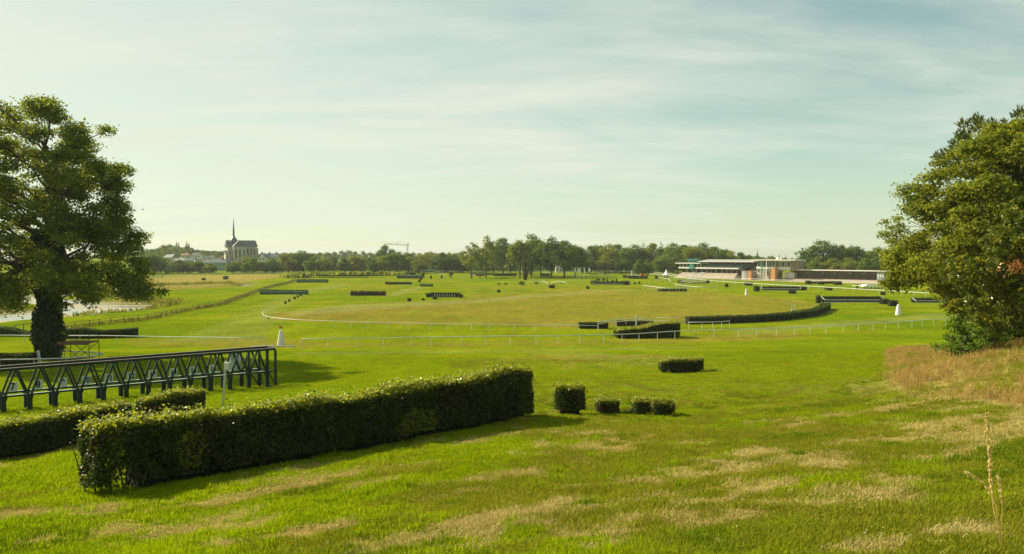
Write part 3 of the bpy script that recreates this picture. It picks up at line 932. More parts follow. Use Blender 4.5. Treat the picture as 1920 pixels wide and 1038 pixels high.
# the ivy-clad tree
rng = np.random.default_rng(3)
DT = 75.0
outl = [(100,188),(75,182),(40,186),(10,196),(-60,215),(-140,270),(-170,380),(-160,480),(-120,560),(-60,590),(0,585),(55,590),(62,560),(120,560),(128,578),(175,572),(215,560),
        (255,568),(296,556),(290,530),(268,505),(282,478),(262,470),(272,450),(246,432),(256,415),(226,398),(238,372),(218,362),(228,345),(252,335),(248,318),(225,304),(196,296),(172,306),(176,280),(205,262),(203,240),(178,226),(150,234),(124,226),(118,205)]
C1, R1 = outline_clumps(rng, outl, DT, 330, 0.65, 1.6, 0.85)
# boughs that reach out on the sunny side, each a flat spray
for (x, y, r, dy) in [(188,243,1.0,1),(165,250,1.2,-2),(232,322,1.0,-1),(205,318,1.2,2),(180,330,1.2,0),(225,415,0.9,1),(240,440,0.9,-2),(255,492,1.0,0),(230,470,1.1,2),(278,545,0.9,0),(255,548,1.1,-2),
                      (215,540,1.2,1),(90,198,1.3,0),(50,200,1.3,1),(110,212,1.0,-1),(20,215,1.4,-1),(150,560,1.0,2),(190,552,1.0,-3),(30,575,1.2,0),(-20,575,1.3,2),(285,550,0.8,2),(240,560,0.8,3),(130,545,1.4,-2),(150,530,1.5,-3),(175,540,1.3,-2),(45,560,1.4,-2),(15,555,1.5,-3),(-30,560,1.5,-2),(55,530,1.5,-3),(140,505,1.6,-3),(110,520,1.4,-3),(200,520,1.4,-2),(170,565,0.9,0),(130,572,0.8,-1),(150,300,1.3,-3),(120,290,1.5,3),(165,345,1.4,-2),(190,375,1.4,2),(205,400,1.3,-3),(175,415,1.5,-4),(215,450,1.3,-2),(190,470,1.5,3),(235,510,1.3,-2),(100,260,1.5,-3)]:
    p = atd(x, y, DT); C1 = np.vstack([C1, [[p[0], DT + dy, p[2]]]]); R1 = np.append(R1, r)
tb = at(92, 673)
ivy_tree = hero_tree("ivy_clad_tree", "tall spreading broadleaf tree with an ivy-clad trunk beside the starting gate", "tree", tb, C1, R1, 340, 0.235, "leaf_plane", 31, 0.75,
                     (tb[0], tb[1], tb[2] + 8.5), nlimb=60, flat=0.68, shell=0.35)
rng = np.random.default_rng(8)
n = 15000
a = rng.random(n) * 2 * math.pi
hz = rng.random(n) ** 0.9 * 12.5
rr = (1.55 + 0.35 * np.sin(hz * 0.9) + 1.1 * (fbm(a * 2, hz * 0.9, 5) - 0.42) + 0.25 * sstep(7, 12, hz)) * (0.72 + 0.32 * rng.random(n) ** 0.5)
rr *= 0.76 * (1 - 0.18 * (1 - sstep(0, 3.0, hz)))
P = np.stack([tb[0] + rr * np.cos(a), tb[1] + rr * np.sin(a), tb[2] + hz], 1)
Nn = np.stack([np.cos(a), np.sin(a), 0.3 + 0 * a], 1) + rng.normal(size=(n, 3)) * 0.5
link("ivy", leaf_mesh("ivy", P - ORI[ivy_tree.name], Nn, 0.24 * (0.6 + 0.8 * rng.random(n)), 0.8, [MATS["leaf_ivy"]], rng), ivy_tree)

# the big yellow-green tree on the bank, seen against the sky
rng = np.random.default_rng(4)
DM = 56.0
outl = [(1838,228),(1800,262),(1768,292),(1748,310),(1712,345),(1722,372),(1722,400),(1712,432),(1698,462),(1668,484),(1664,520),(1680,548),(1702,560),(1706,582),(1722,592),(1736,572),(1745,548),(1790,560),(1830,640),
        (1900,660),(2000,650),(2120,600),(2180,480),(2160,360),(2080,260),(1980,215),(1920,212),(1880,220)]
C2, R2 = outline_clumps(rng, outl, DM, 360, 0.6, 1.4, 0.8)
mb = at(1960, 648)
mb = np.array([(1960 - 960) / F * DM, DM, g1((1960 - 960) / F * DM, DM)])
big_tree = hero_tree("yellow_green_tree", "large yellow-green broadleaf tree on the dry bank, drooping over the track", "tree", mb, C2, R2, 430, 0.22, "leaf_maple", 41, 0.5,
                     (mb[0], mb[1], mb[2] + 4.5), nlimb=70, flat=0.66, shell=0.35)
# thin tree whose feathery top shows behind it
rng = np.random.default_rng(5)
outl = [(1692,405),(1665,408),(1650,430),(1652,455),(1640,470),(1655,492),(1668,520),(1700,530),(1740,500),(1730,440)]
C3, R3 = outline_clumps(rng, outl, 78, 34, 0.4, 0.85, 0.8)
for (x, y, r) in [(1668,418,.7),(1682,412,.6),(1656,440,.6),(1664,455,.7),(1680,440,.8),(1652,478,.5),(1670,480,.8),(1690,425,.7)]:
    p = atd(x, y, 78); C3 = np.vstack([C3, [[p[0], 78 + rng.normal(), p[2]]]]); R3 = np.append(R3, r)
tb3 = np.array([(1800 - 960) / F * 78, 78.0, g1((1800 - 960) / F * 78, 78)])
hero_tree("slender_tree", "slender feathery tree peeping out behind the large yellow-green tree", "tree", tb3, C3, R3, 130, 0.26, "leaf_plane", 43, 0.16, (tb3[0], tb3[1], tb3[2] + 5), nlimb=16, shell=0.3)
# pine behind, its spiky top over the crown
rng = np.random.default_rng(6)
DPN = 66.0
bx = (1880 - 960) / F * DPN
pb = np.array([bx, DPN, g1(bx, DPN)])
Cs, Rs = [], []
for (x, y, r) in [(1850,220,0.7),(1838,228,0.8),(1866,226,0.8),(1828,240,0.8),(1855,240,1.1),(1880,232,0.9),(1812,256,0.8),(1835,258,1.2),(1795,272,0.7),(1770,296,0.8),(1785,290,0.9),(1755,302,0.6),(1895,222,0.6),(1815,285,1.3),
                  (1865,265,1.4),(1890,250,1.0),(1905,224,0.5),(1915,236,0.6),(1780,330,1.2),(1820,320,1.6),(1745,335,0.8),(1740,312,0.5)]:
    p = atd(x, y, DPN); Cs.append((p[0], DPN + rng.normal() * 1.3, p[2])); Rs.append(r)
Cs, Rs = np.array(Cs), np.array(Rs)
pine = empty("pine_tree", pb, "dark pine with upright tufts showing above the large yellow-green tree", "tree")
idx = np.repeat(np.arange(len(Cs)), (Rs ** 2 * 160).astype(int))
n = len(idx)
q = rng.normal(size=(n, 3)); q /= np.linalg.norm(q, axis=1, keepdims=True); q[:, 2] = np.abs(q[:, 2]) * 1.2 - 0.25
P = Cs[idx] + q * (Rs[idx] * (0.3 + 0.7 * rng.random(n)))[:, None]
Nn = np.cross(q, rng.normal(size=(n, 3)))
link("crown", leaf_mesh("crown", P - pb, Nn, 0.42 * (0.6 + 0.7 * rng.random(n)), 0.28, [MATS["needle_pine"]], rng, along=q * 1.2 + np.array([0, 0, 1.0])), pine)
tk = MB(); limb(tk, pb - np.array([0, 0, 0.5]), np.array([bx - 0.8, DPN, Cs[:, 2].max() - 0.8]), 0.42, 0.05, rng, 0, 8, 9)
for j in range(len(Cs)):
    limb(tk, (bx - 0.6, DPN, Cs[j, 2] - 1.0), Cs[j], 0.10, 0.03, rng, -0.05, 4, 5)
tk.build("trunk", MATS["bark"], pine, smooth=True)

# sweet chestnut leaning in from the bank: long toothed leaves and pale burrs
rng = np.random.default_rng(7)
DC = 38.0
outl = [(1925,365),(1900,388),(1872,420),(1846,440),(1850,470),(1806,480),(1800,498),(1764,504),(1772,522),(1804,530),(1836,548),(1800,574),(1790,590),(1826,596),(1850,590),(1880,612),(1875,655),(1930,650),(2060,640),(2100,500),(2040,380)]
C4, R4 = outline_clumps(rng, outl, DC, 190, 0.28, 0.62, 0.7)
for (x, y, r) in [(1775,506,.30),(1790,514,.34),(1772,520,.26),(1805,492,.36),(1812,512,.4),(1835,500,.42),(1828,526,.4),(1800,582,.32),(1812,588,.34),(1838,578,.42),(1818,562,.36),(1852,452,.36),(1870,432,.36),(1860,478,.44),(1892,402,.36),(1880,460,.44),(1905,420,.44),(1860,540,.5),(1890,560,.55),(1855,610,.5),(1885,620,.55),(1905,600,.55),(1900,520,.55),(1915,470,.5),(1845,598,.4)]:
    p = atd(x, y, DC - 1.5); C4 = np.vstack([C4, [[p[0], DC - 1.5 + 0.4 * rng.normal(), p[2]]]]); R4 = np.append(R4, r)
cb = np.array([(2010 - 960) / F * DC, DC, g1((2010 - 960) / F * DC, DC)])
chest = hero_tree("chestnut_tree", "dark glossy-leaved chestnut with pale burrs hanging in from the frame edge above the dry bank", "tree", cb, C4, R4, 520, 0.28, "leaf_chestnut", 47, 0.28,
                  (cb[0], cb[1], cb[2] + 2.5), aspect=0.30, nlimb=60, flat=0.8, shell=0.3)
pick = [j for j in range(len(C4)) if C4[j, 0] < (1905 - 960) / F * DC and rng.random() < 0.75]
bp, bn = [], []
for j in pick:
    c0 = C4[j] + np.array([rng.normal() * 0.2, -R4[j] * 0.7, R4[j] * 0.5])
    for k in range(int(rng.integers(2, 7))):
        ctr = c0 + rng.normal(size=3) * 0.12
        q = rng.normal(size=(22, 3)); q /= np.linalg.norm(q, axis=1, keepdims=True)
        bp.append(ctr + q * 0.06); bn.append(q)
link("burrs", leaf_mesh("burrs", np.vstack(bp) - cb, np.vstack(bn), 0.085, 0.8, [MATS["burr"]], rng), chest)["kind"] = "stuff"
P = atd(1906, 500, DC - 2.8) + rng.normal(size=(140, 3)) * np.array([0.42, 0.25, 0.15])
link("withered_leaves", leaf_mesh("withered_leaves", P - cb, rng.normal(size=(140, 3)), 0.19, 0.38, [MATS["leaf_rust"]], rng), chest)["kind"] = "stuff"

# bracken-green bush at the toe of the chestnut
rng = np.random.default_rng(9)
Cb, Rb = [], []
bb = at(1815, 668)
for k in range(60):
    x, y = rng.uniform(1768, 1880), rng.uniform(598, 664)
    if (abs(x - 1820) / 62) ** 2 + ((640 - y) / 45) ** 2 > 1: continue
    p = atd(x, y, bb[1] + 0.6); Cb.append((p[0], bb[1] + 0.6 + rng.normal() * 0.7, p[2])); Rb.append(rng.uniform(0.22, 0.45))
Cb, Rb = np.array(Cb), np.array(Rb)
bush = empty("bracken_bush", bb, "bright green feathery bush at the top of the dry grass bank", "bush")
p, nr = clumps(rng, Cb, Rb, 900, 0.8, 0.3, 0.1)
link("foliage", leaf_mesh("foliage", p - bb, nr, 0.15 * (0.6 + 0.8 * rng.random(len(p))), 0.35, [MATS["leaf_bracken"]], rng), bush)
st = MB()
for j in range(len(Cb)):
    limb(st, bb + np.array([rng.normal() * 0.3, rng.normal() * 0.3, -0.1]), Cb[j], 0.03, 0.01, rng, 0.05, 3, 5)
st.build("stems", MATS["twig"], bush)

# ------------------------------------------------------------------ hedges close by
def world_line(pa, pb_, back):
    """ground line between two photo points, pushed 'back' metres away from the camera side"""
    A, B = at(*pa)[:2], at(*pb_)[:2]
    d = (B - A) / np.linalg.norm(B - A)
    nrm = np.array([-d[1], d[0]])
    if nrm[1] < 0: nrm = -nrm
    return A + nrm * back, B + nrm * back
A, B = world_line((186, 931), (1001, 780), 0.62)
Lh = np.linalg.norm(B - A)
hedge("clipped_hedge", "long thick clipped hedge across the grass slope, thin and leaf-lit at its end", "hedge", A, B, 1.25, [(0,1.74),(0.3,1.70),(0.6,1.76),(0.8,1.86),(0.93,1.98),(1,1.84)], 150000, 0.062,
      seed=71, core=0.27, bulge=0.17, core_start=1.0, holes_and_lit=[(0.75, 0.3, 0.45, 0.35), (9.7, 0.55, 0.9, 0.45), (2.2, 0.8, 0.4, 0.5)], stems=70, deep=0.12)
A, B = world_line((-120, 880), (250, 808), 0.6)
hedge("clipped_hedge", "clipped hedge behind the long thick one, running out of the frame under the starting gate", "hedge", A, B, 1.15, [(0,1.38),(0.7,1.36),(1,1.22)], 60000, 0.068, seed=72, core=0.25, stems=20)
A, B = world_line((296, 786), (408, 768), 1.5)
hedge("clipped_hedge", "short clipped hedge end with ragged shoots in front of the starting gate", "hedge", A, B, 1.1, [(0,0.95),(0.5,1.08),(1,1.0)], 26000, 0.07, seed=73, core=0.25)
# four clipped cubes and the block beyond
def block(name, label, px0, px1, pyb, h, depth, n, leaf, seed, group=None, cat="shrub", **kw):
    a, b = at(px0, pyb), at(px1, pyb)
    Y = (a[1] + b[1]) / 2
    x0, x1 = (px0 - 960) / F * Y, (px1 - 960) / F * Y
    return hedge(name, label, cat, (x0, Y + depth / 2), (x1, Y + depth / 2), depth, h, n, leaf, group=group, seed=seed, core=min(0.22, h * 0.25, depth * 0.25), **kw)
G4 = "clipped cube shrubs on the crest"
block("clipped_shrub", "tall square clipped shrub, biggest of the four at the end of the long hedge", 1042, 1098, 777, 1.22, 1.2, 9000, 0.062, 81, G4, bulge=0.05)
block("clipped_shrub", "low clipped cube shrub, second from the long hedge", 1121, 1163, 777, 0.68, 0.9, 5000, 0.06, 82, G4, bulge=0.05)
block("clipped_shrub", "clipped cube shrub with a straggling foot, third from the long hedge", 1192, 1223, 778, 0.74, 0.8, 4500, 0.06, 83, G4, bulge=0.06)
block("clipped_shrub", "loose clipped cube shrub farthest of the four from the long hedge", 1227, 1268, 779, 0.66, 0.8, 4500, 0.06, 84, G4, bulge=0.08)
f = at(1192, 778); rng = np.random.default_rng(85)
tr_ = empty("shrub_offshoot", f, "small ragged offshoot at the foot of the third cube shrub", "shrub")
Pn = rng.normal(size=(420, 3)) * np.array([0.2, 0.15, 0.06]) + np.array([-0.1, 0.2, 0.12]); Pn[:, 2] = np.abs(Pn[:, 2]) + 0.3 * np.clip(Pn[:, 0] + 0.1, 0, 1)
link("foliage", leaf_mesh("foliage", Pn, rng.normal(size=(420, 3)) + np.array([0, -0.3, 0.6]), 0.07, 0.6, [MATS["leaf_hedge"]], rng), tr_)
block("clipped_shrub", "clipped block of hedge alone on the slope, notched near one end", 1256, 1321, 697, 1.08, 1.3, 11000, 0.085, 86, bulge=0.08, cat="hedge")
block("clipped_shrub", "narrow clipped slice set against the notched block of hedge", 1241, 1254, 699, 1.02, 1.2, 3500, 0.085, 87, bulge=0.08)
# ------------------------------------------------------------------ racecourse rails and fences
def smooth_path(pts, step):
    """resample a ground polyline every step metres with rounded bends"""
    pts = [np.asarray(p, float)[:2] for p in pts]
    if len(pts) > 2:
        out = []
        P = [2 * pts[0] - pts[1]] + pts + [2 * pts[-1] - pts[-2]]
        for k in range(1, len(P) - 2):
            for t in np.linspace(0, 1, 24, endpoint=False):
                a, b, c, d = P[k - 1], P[k], P[k + 1], P[k + 2]
                out.append(0.5 * ((2 * b) + (c - a) * t + (2 * a - 5 * b + 4 * c - d) * t * t + (3 * b - a - 3 * c + d) * t ** 3))
        out.append(pts[-1])
        pts = out
    pts = np.array(pts)
    seg = np.hypot(*np.diff(pts, axis=0).T)
    cum = np.concatenate([[0], np.cumsum(seg)])
    m = max(2, int(round(cum[-1] / step)) + 1)
    s = np.linspace(0, cum[-1], m)
    return np.stack([np.interp(s, cum, pts[:, 0]), np.interp(s, cum, pts[:, 1])], 1)
POSTS = {}
def post_mesh(w, h, mat, r=False):
    key = (w, round(h, 2), mat)
    if key not in POSTS:
        m = MB()
        m.tube([(0, 0, -0.25), (0, 0, h * 0.5), (0, 0, h)], w / 2, 6)
        POSTS[key] = m.mesh("post", MATS[mat])
    return POSTS[key]
def rail(name, label, pts, h=1.15, step=3.3, rad=0.062, mat="white_plastic", post_w=0.07, post_mat=None, cat="rail", group=None, world=False, bars=(1.0,), jitter=0.25, hfun=None, end_slope=False):
    """a running rail: posts on the ground every step metres and a tube along their heads"""
    g = pts if world else [at(*p) for p in pts]
    P = smooth_path(g, step)
    Z = gz(P[:, 0], P[:, 1])
    mid = len(P) // 2
    root = empty(name, (P[mid][0], P[mid][1], Z[mid]), label, cat, group)
    o = ORI[root.name]
    H = np.full(len(P), h) if hfun is None else np.array([hfun(t) for t in np.linspace(0, 1, len(P))])
    jit = (np.random.default_rng(len(P)).random(len(P)) - 0.5) * jitter
    for fr in bars:
        t = MB()
        pts3 = [(P[k][0], P[k][1], Z[k] + H[k] * fr + 0.02 * math.sin(k * 1.7)) for k in range(len(P))]
        t.tube(pts3, rad, 6)
        t.build("top_rail" if fr == bars[0] else "lower_rail", MATS[mat], root, smooth=True)
    for k in range(len(P)):
        q = P[k]
        if 0 < k < len(P) - 1:
            q = q + (P[k + 1] - P[k]) * jit[k]
        c = link("post", post_mesh(post_w, float(H[k]) if hfun is None else h, post_mat or mat), root)
        c.location = (q[0] - o[0], q[1] - o[1], Z[k] - o[2])
        if hfun is not None: c.scale = (1, 1, max(0.05, H[k] / h))
    return root

rail("running_rail", "white running rail beside the ivy-clad tree, ending at the white cone", [(-90,645),(0,643),(150,644),(300,646),(498,649)], step=4.6)
rail("running_rail", "long white running rail across the bright turf in front of the infield", [(566,652),(720,649),(870,646),(1000,645),(1100,643),(1275,634),(1400,630),(1500,626),(1640,618),(1764,609),(1860,602)], step=3.35)
rail("running_rail", "white rail bending round the infield's tight end", [(512,586),(496,591),(492,597),(500,603),(530,608),(600,612),(690,615),(780,617),(870,619),(1000,620),(1122,622)], step=3.4, h=1.1, rad=0.05)
lr = at(470, 650); l2 = at(553, 649)
fr = empty("fallen_rail", (lr + l2) / 2, "length of white rail lying on the turf by the white cone", "rail")
MB().tube([lr + np.array([0, 0, 0.10]), (lr + l2) / 2 + np.array([0, 0, 0.14]), l2 + np.array([0, 0, 0.10])], 0.075, 8).build("tube", MATS["white_plastic"], fr)
for k, t in enumerate((0.08, 0.5, 0.92)):
    q = lr + (l2 - lr) * t
    MB().box(q[0] - 0.06, q[0] + 0.06, q[1] - 0.25, q[1] + 0.25, q[2], q[2] + 0.07).build("chock", MATS["weathered_white"], fr)
rail("running_rail", "looped white rail round the scaffold beside the ivy-clad tree", [(-60,694),(0,692),(110,689),(165,686),(190,681),(192,678),(165,675),(112,673)], step=2.6, h=0.85, rad=0.06)
rail("approach_rail", "white wing rail leading in to the brush fence with the white post", [(1121,617),(1150,613),(1190,609),(1228,611)], step=2.9, h=1.3, bars=(1.0, 0.72))
rail("approach_rail", "grey gate rail behind the sloping hedge with an orange cone", [(1232,607),(1258,607),(1284,608)], step=2.4, h=1.2, mat="weathered_white", rad=0.05, bars=(1.0, 0.5))
rail("approach_rail", "short white rail in front of the long curved hedge", [(1291,616),(1315,616),(1345,615),(1368,613)], step=2.3, h=1.15)
rail("running_rail", "long white rail sweeping past the grandstand towards the overhanging tree", [(1216,517),(1262,522),(1330,530),(1400,535),(1500,541),(1600,547),(1680,552),(1800,560),(1900,567)], step=5.5, h=1.3, rad=0.095, post_w=0.1)
rail("running_rail", "white rail along the foot of the concrete terraces", [(1225,514),(1290,521),(1380,524.5),(1470,528),(1560,530),(1680,533),(1790,536)], step=7.0, h=1.15, rad=0.095, post_w=0.1)
rail("approach_rail", "curved white rail on the sandy patch, bending down to a black trough", [(1206,541),(1222,543),(1240,546),(1262,547),(1287,545)], step=3.5, h=1.4, rad=0.085)
rail("approach_rail", "curved white rail right of the black trough, with a square end", [(1263,537),(1285,541),(1305,544),(1325,544),(1342,544)], step=4.5, h=1.35, rad=0.085)
rail("approach_rail", "low white rail arched over the small bush among the central trees", [(986,533),(1000,533),(1015,533),(1030,534.5)], step=4.0, h=1.4, rad=0.085, hfun=lambda t: 0.7 + 1.0 * math.sin(math.pi * min(1, 0.15 + t * 0.85)))
rail("approach_rail", "low white rail arched over bare grass beside the central trees", [(1033,532),(1048,532),(1064,533)], step=4.0, h=1.4, rad=0.085, hfun=lambda t: 0.8 + 0.6 * math.sin(math.pi * t))
rail("running_rail", "white rail passing under the white banners in front of the far wood", [(1063,519),(1085,520),(1108,521),(1132,521),(1150,519)], step=6.0, h=1.5, rad=0.095, post_w=0.1)
rail("boundary_rail", "pale boundary rail below the bushy trees and the church", [(262,524),(330,520),(430,517),(560,515),(700,513),(870,512)], step=11, h=1.5, rad=0.10, mat="weathered_white", post_w=0.1, bars=(1.0, 0.55))
rail("boundary_rail", "pale boundary rail at the foot of the far wood behind the central trees", [(880,512),(960,512),(1060,512),(1240,514)], step=12, h=1.6, rad=0.10, mat="weathered_white", post_w=0.1, bars=(1.0, 0.55))
rail("approach_rail", "arched white rails over the humped white bridge near the grandstand", [(1229,527),(1240,526),(1252,527),(1258,530)], step=4, h=1.3, rad=0.09, hfun=lambda t: 1.0 + 0.5 * math.sin(math.pi * t))
# weathered wooden fence along the river
rail("wooden_fence", "weathered wooden post and rail fence along the weedy river bank", [(118,618),(165,612),(210,606),(282,598),(345,584),(420,570),(470,552),(520,535),(556,525)], h=1.15, step=3.2, rad=0.045, mat="old_wood", post_w=0.13, cat="fence", bars=(0.95, 0.5))
rail("wooden_fence", "short piece of wooden fence glimpsed to the river side of the ivy-clad trunk", [(28,622),(62,617)], h=1.1, step=2.2, rad=0.05, mat="old_wood", post_w=0.13, cat="fence")
# rough grass under the river fence and reeds on the banks: uncountable
def reeds(name, label, P2, hh, n, seed, mat="leaf_reed", spread=1.2, blade=0.16):
    rng = np.random.default_rng(seed)
    k = rng.integers(0, len(P2), n)
    q = P2[k] + rng.normal(size=(n, 2)) * spread
    z = gz(q[:, 0], q[:, 1])
    hgt = hh * (0.3 + 0.8 * rng.random(n)) * (0.5 + vnoise(q[:, 0] / 3, q[:, 1] / 3, seed))
    P = np.stack([q[:, 0], q[:, 1], z + hgt * 0.45], 1)
    nr = rng.normal(size=(n, 3)) * np.array([1, 1, 0.15])
    al = np.tile([0, 0, 2.0], (n, 1)) + rng.normal(size=(n, 3)) * 0.5
    return tag(link(name, leaf_mesh(name, P, nr, hgt, blade, [MATS[mat]], rng, along=al)), label, kind="stuff")
fen = smooth_path([at(*p) for p in [(118,618),(165,612),(210,606),(282,598),(345,584),(420,570),(470,552),(520,535),(556,525)]], 1.0)
reeds("rough_grass", "rough grass under the wooden fence", fen + np.array([-0.8, 0]), 0.7, 9000, 61, spread=0.5, blade=0.22)
bank = RIVER[3:6].repeat(1, 0)
Rb_ = smooth_path([(-128,128),(-104,148),(-88,172),(-90,200),(-112,226),(-138,250)], 1.0)
reeds("reeds", "reeds and rough herbs on the river bank", Rb_, 1.1, 9000, 62, spread=2.2, blade=0.3)
Rb2 = smooth_path([(-240,175),(-170,182),(-140,198),(-185,236),(-190,290),(-150,312),(-125,345)], 1.0)
reeds("reeds", "tan reeds beyond the weedy river", Rb2, 1.2, 12000, 63, spread=4.0, blade=0.3)
scr = smooth_path([at(*p) for p in [(555,520),(580,518),(620,518.5),(660,518),(690,518),(740,517)]], 2.0)
reeds("scrub", "pale scrub at the far end of the wooden fence", scr, 2.6, 5200, 64, mat="leaf_pale_far", spread=2.6, blade=0.8)

# ------------------------------------------------------------------ brush fences, hedges and small shrubs of the course
def fence_box(name, label, px0, px1, pyb, hpx, kind, depth=1.4, pyb1=None, cat="fence", seed=1, group=None, ends=False):
    """a steeplechase fence standing on the line px0..px1 of the ground"""
    A, B = at(px0, pyb)[:2], at(px1, pyb if pyb1 is None else pyb1)[:2]
    Y = (A[1] + B[1]) / 2
    h = hpx / F * Y
    L = np.linalg.norm(B - A)
    d = (B - A) / L; pn = np.array([-d[1], d[0]])
    c = (A + B) / 2
    root = empty(name, (c[0], c[1], g1(*c)), label, cat, group)
    ang = math.atan2(d[1], d[0]); root.rotation_euler = (0, 0, ang)
    rng = np.random.default_rng(seed)
    ls = max(0.12, min(0.35, Y / 900))
    n = int(min(9000, max(900, L * (depth + 2 * h) / ls ** 2 * 2.2)))
    lower = 0.0 if kind in ("brush", "hedge", "log") else h * 0.12
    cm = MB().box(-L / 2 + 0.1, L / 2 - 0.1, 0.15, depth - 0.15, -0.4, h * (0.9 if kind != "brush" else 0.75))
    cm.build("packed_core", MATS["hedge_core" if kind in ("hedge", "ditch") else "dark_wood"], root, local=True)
    s, v, w, hh, nr, face = sample_block(rng, n, L, depth, lambda t: np.full(np.shape(t), h), 0.1)
    if kind == "brush":
        # upright birch twigs, ragged on top
        w = rng.random(n) * h; hg = h * (0.25 + 0.2 * rng.random(n))
        top_h = h * (0.9 + 0.25 * vnoise(s * 2.0, v * 2, seed))
        w = np.minimum(w, top_h - hg * 0.4)
        P = np.stack([s - L / 2, v + depth / 2, w], 1)
        me = leaf_mesh("brush", P, nr + rng.normal(size=(n, 3)) * 0.5, hg, 0.22, [MATS["leaf_brush"]], rng, along=np.tile([0, 0, 2.5], (n, 1)))
    else:
        P = np.stack([s - L / 2 , v + depth / 2, w], 1) + nr * (rng.normal(size=(n, 1)) * 0.05 + (fbm(s, w * 1.5 + v, seed)[:, None] - 0.5) * 0.2)
        me = leaf_mesh("brush", P, nr * 0.8 + rng.normal(size=(n, 3)) * 0.5 + np.array([0, 0, 0.2]), ls * (0.8 + 0.9 * rng.random(n)), 0.65, [MATS["leaf_far_hedge"]], rng)
    link("brush", me, root)
    if kind == "green":
        MB().box(-L / 2, L / 2, -0.10, 0.0, h * 0.60, h * 0.80).build("guard_rail", MATS["fence_pale_green"], root, local=True)
        MB().box(-L / 2, L / 2, -0.14, -0.04, 0.0, h * 0.45).build("take_off_board", MATS["fence_green"], root, local=True)
        for sx in (-1, 1):
            MB().box(sx * L / 2 - 0.12, sx * L / 2 + 0.12, -0.16, depth, -0.2, h * 1.02).build("end_post", MATS["fence_green"], root, local=True)
    if kind == "striped":
        MB().box(-L / 2 + 0.6, L / 2 - 0.6, -0.10, 0.0, h * 0.05, h * 0.88).build("face_board", MATS["black_board"], root, local=True)
        for k in range(9):
            x = -L / 2 + 1.5 + (L - 3.0) * k / 8
            MB().box(x - 0.11, x + 0.11, -0.16, -0.06, h * 0.12, h * 0.72).build("white_stripe", MATS["weathered_white"], root, local=True)
    if kind == "ditch":
        MB().box(-L / 2, L / 2, -1.5, -1.42, -0.1, h * 0.42).build("face_board", MATS["black_board"], root, local=True)
        MB().box(-L / 2, L / 2, -1.62, -1.48, h * 0.42, h * 0.58).build("guard_rail", MATS["weathered_white"], root, local=True)
        MB().box(-L / 2, L / 2, -1.56, -1.46, -0.1, h * 0.12).build("ground_line", MATS["weathered_white"], root, local=True)
        for sx in (-1, 1):
            MB().bar((sx * L / 2, -1.5, h * 0.5), (sx * L / 2, depth * 0.5, h * 1.1), 0.12, 0.14).build("wing_rail", MATS["weathered_white"], root, local=True)
    if kind == "railed":
        MB().box(-L / 2, L / 2, -0.12, 0.0, h * 0.62, h * 0.82).build("guard_rail", MATS["weathered_white"], root, local=True)
        MB().box(-L / 2, L / 2, -0.14, -0.02, 0.0, h * 0.30).build("ground_line", MATS["fence_green"], root, local=True)
    return root
fence_box("steeplechase_fence", "wide low green-boarded fence nearest the river fence", 488, 574, 551, 8, "green", seed=101)
fence_box("steeplechase_fence", "green-boarded fence higher up the track, beyond the wide one by the river", 557, 613, 528.5, 5.5, "green", seed=102)
fence_box("brush_fence", "brown birch brush fence with a ragged top in mid course", 657, 721, 553, 9, "brush", seed=103, depth=1.8)
fence_box("brush_fence", "flat dark brush fence on the rise behind the ragged brown one", 722, 771, 532, 5.5, "brush", seed=104, depth=1.6)
fence_box("brush_fence", "little dark hurdle with white wings beyond the striped fence", 788, 811, 536, 4, "railed", seed=105)
fence_box("steeplechase_fence", "grey-green fence between clipped ends on the skyline of the course", 744, 791, 521, 5, "railed", seed=106)
fence_box("striped_fence", "black fence with a row of white upright stripes", 806, 862, 556, 8, "striped", seed=107, depth=1.6)
fence_box("long_bank", "long thin dark fence along the edge of the far scrub", 596, 688, 519, 2.5, "hedge", seed=108)
fence_box("railed_fence", "dark fence with two pale rails between clipped shrubs in mid course", 1112, 1168, 532, 5.5, "ditch", seed=109)
fence_box("ditch_fence", "black open-ditch fence with white wings beside the white cone near the stand", 1428, 1500, 543, 7, "ditch", seed=110)
fence_box("ditch_fence", "long black open-ditch fence on the bright turf beyond the infield's hedge", 1542, 1654, 566, 10, "ditch", seed=111, depth=2.0)
fence_box("ditch_fence", "black fence partly hidden by the drooping branches", 1712, 1776, 566, 8, "ditch", seed=112)
fence_box("hedge_fence", "low dark fence between three clipped shrubs below the terraces", 1522, 1578, 530.5, 4, "hedge", seed=113)
fence_box("water_jump_fence", "green brush fence behind the long rail before the white post", 1086, 1140, 615, 11, "hedge", seed=114, depth=1.0)
fence_box("brown_fence", "brown brush fence behind the white post and wing rails", 1157, 1226, 610, 10, "brush", seed=115, depth=1.0)
fence_box("far_fence", "distant low fence among the trunks of the central trees", 893, 906, 518, 3, "hedge", seed=116)
fence_box("far_fence", "distant fence with a white rail between the first central trunks", 880, 925, 516, 3.5, "railed", seed=117)
fence_box("far_fence", "distant dark fence left of the ivy-thick central trunk", 925, 968, 518, 4, "hedge", seed=118)
fence_box("far_fence", "distant railed fence seen between the paired central trunks", 1015, 1031, 518, 4.5, "railed", seed=119)
fence_box("far_fence", "distant flat dark fence below the two clipped trees", 1168, 1200, 520, 3, "hedge", seed=120)
fence_box("far_fence", "distant long dark fence beside the white panels and orange truck", 1180, 1212, 521.5, 3, "hedge", seed=121)
fence_box("black_trough", "low black trough with white posts under the curved white rail", 1236, 1288, 545, 4, "log", seed=122, depth=1.5)
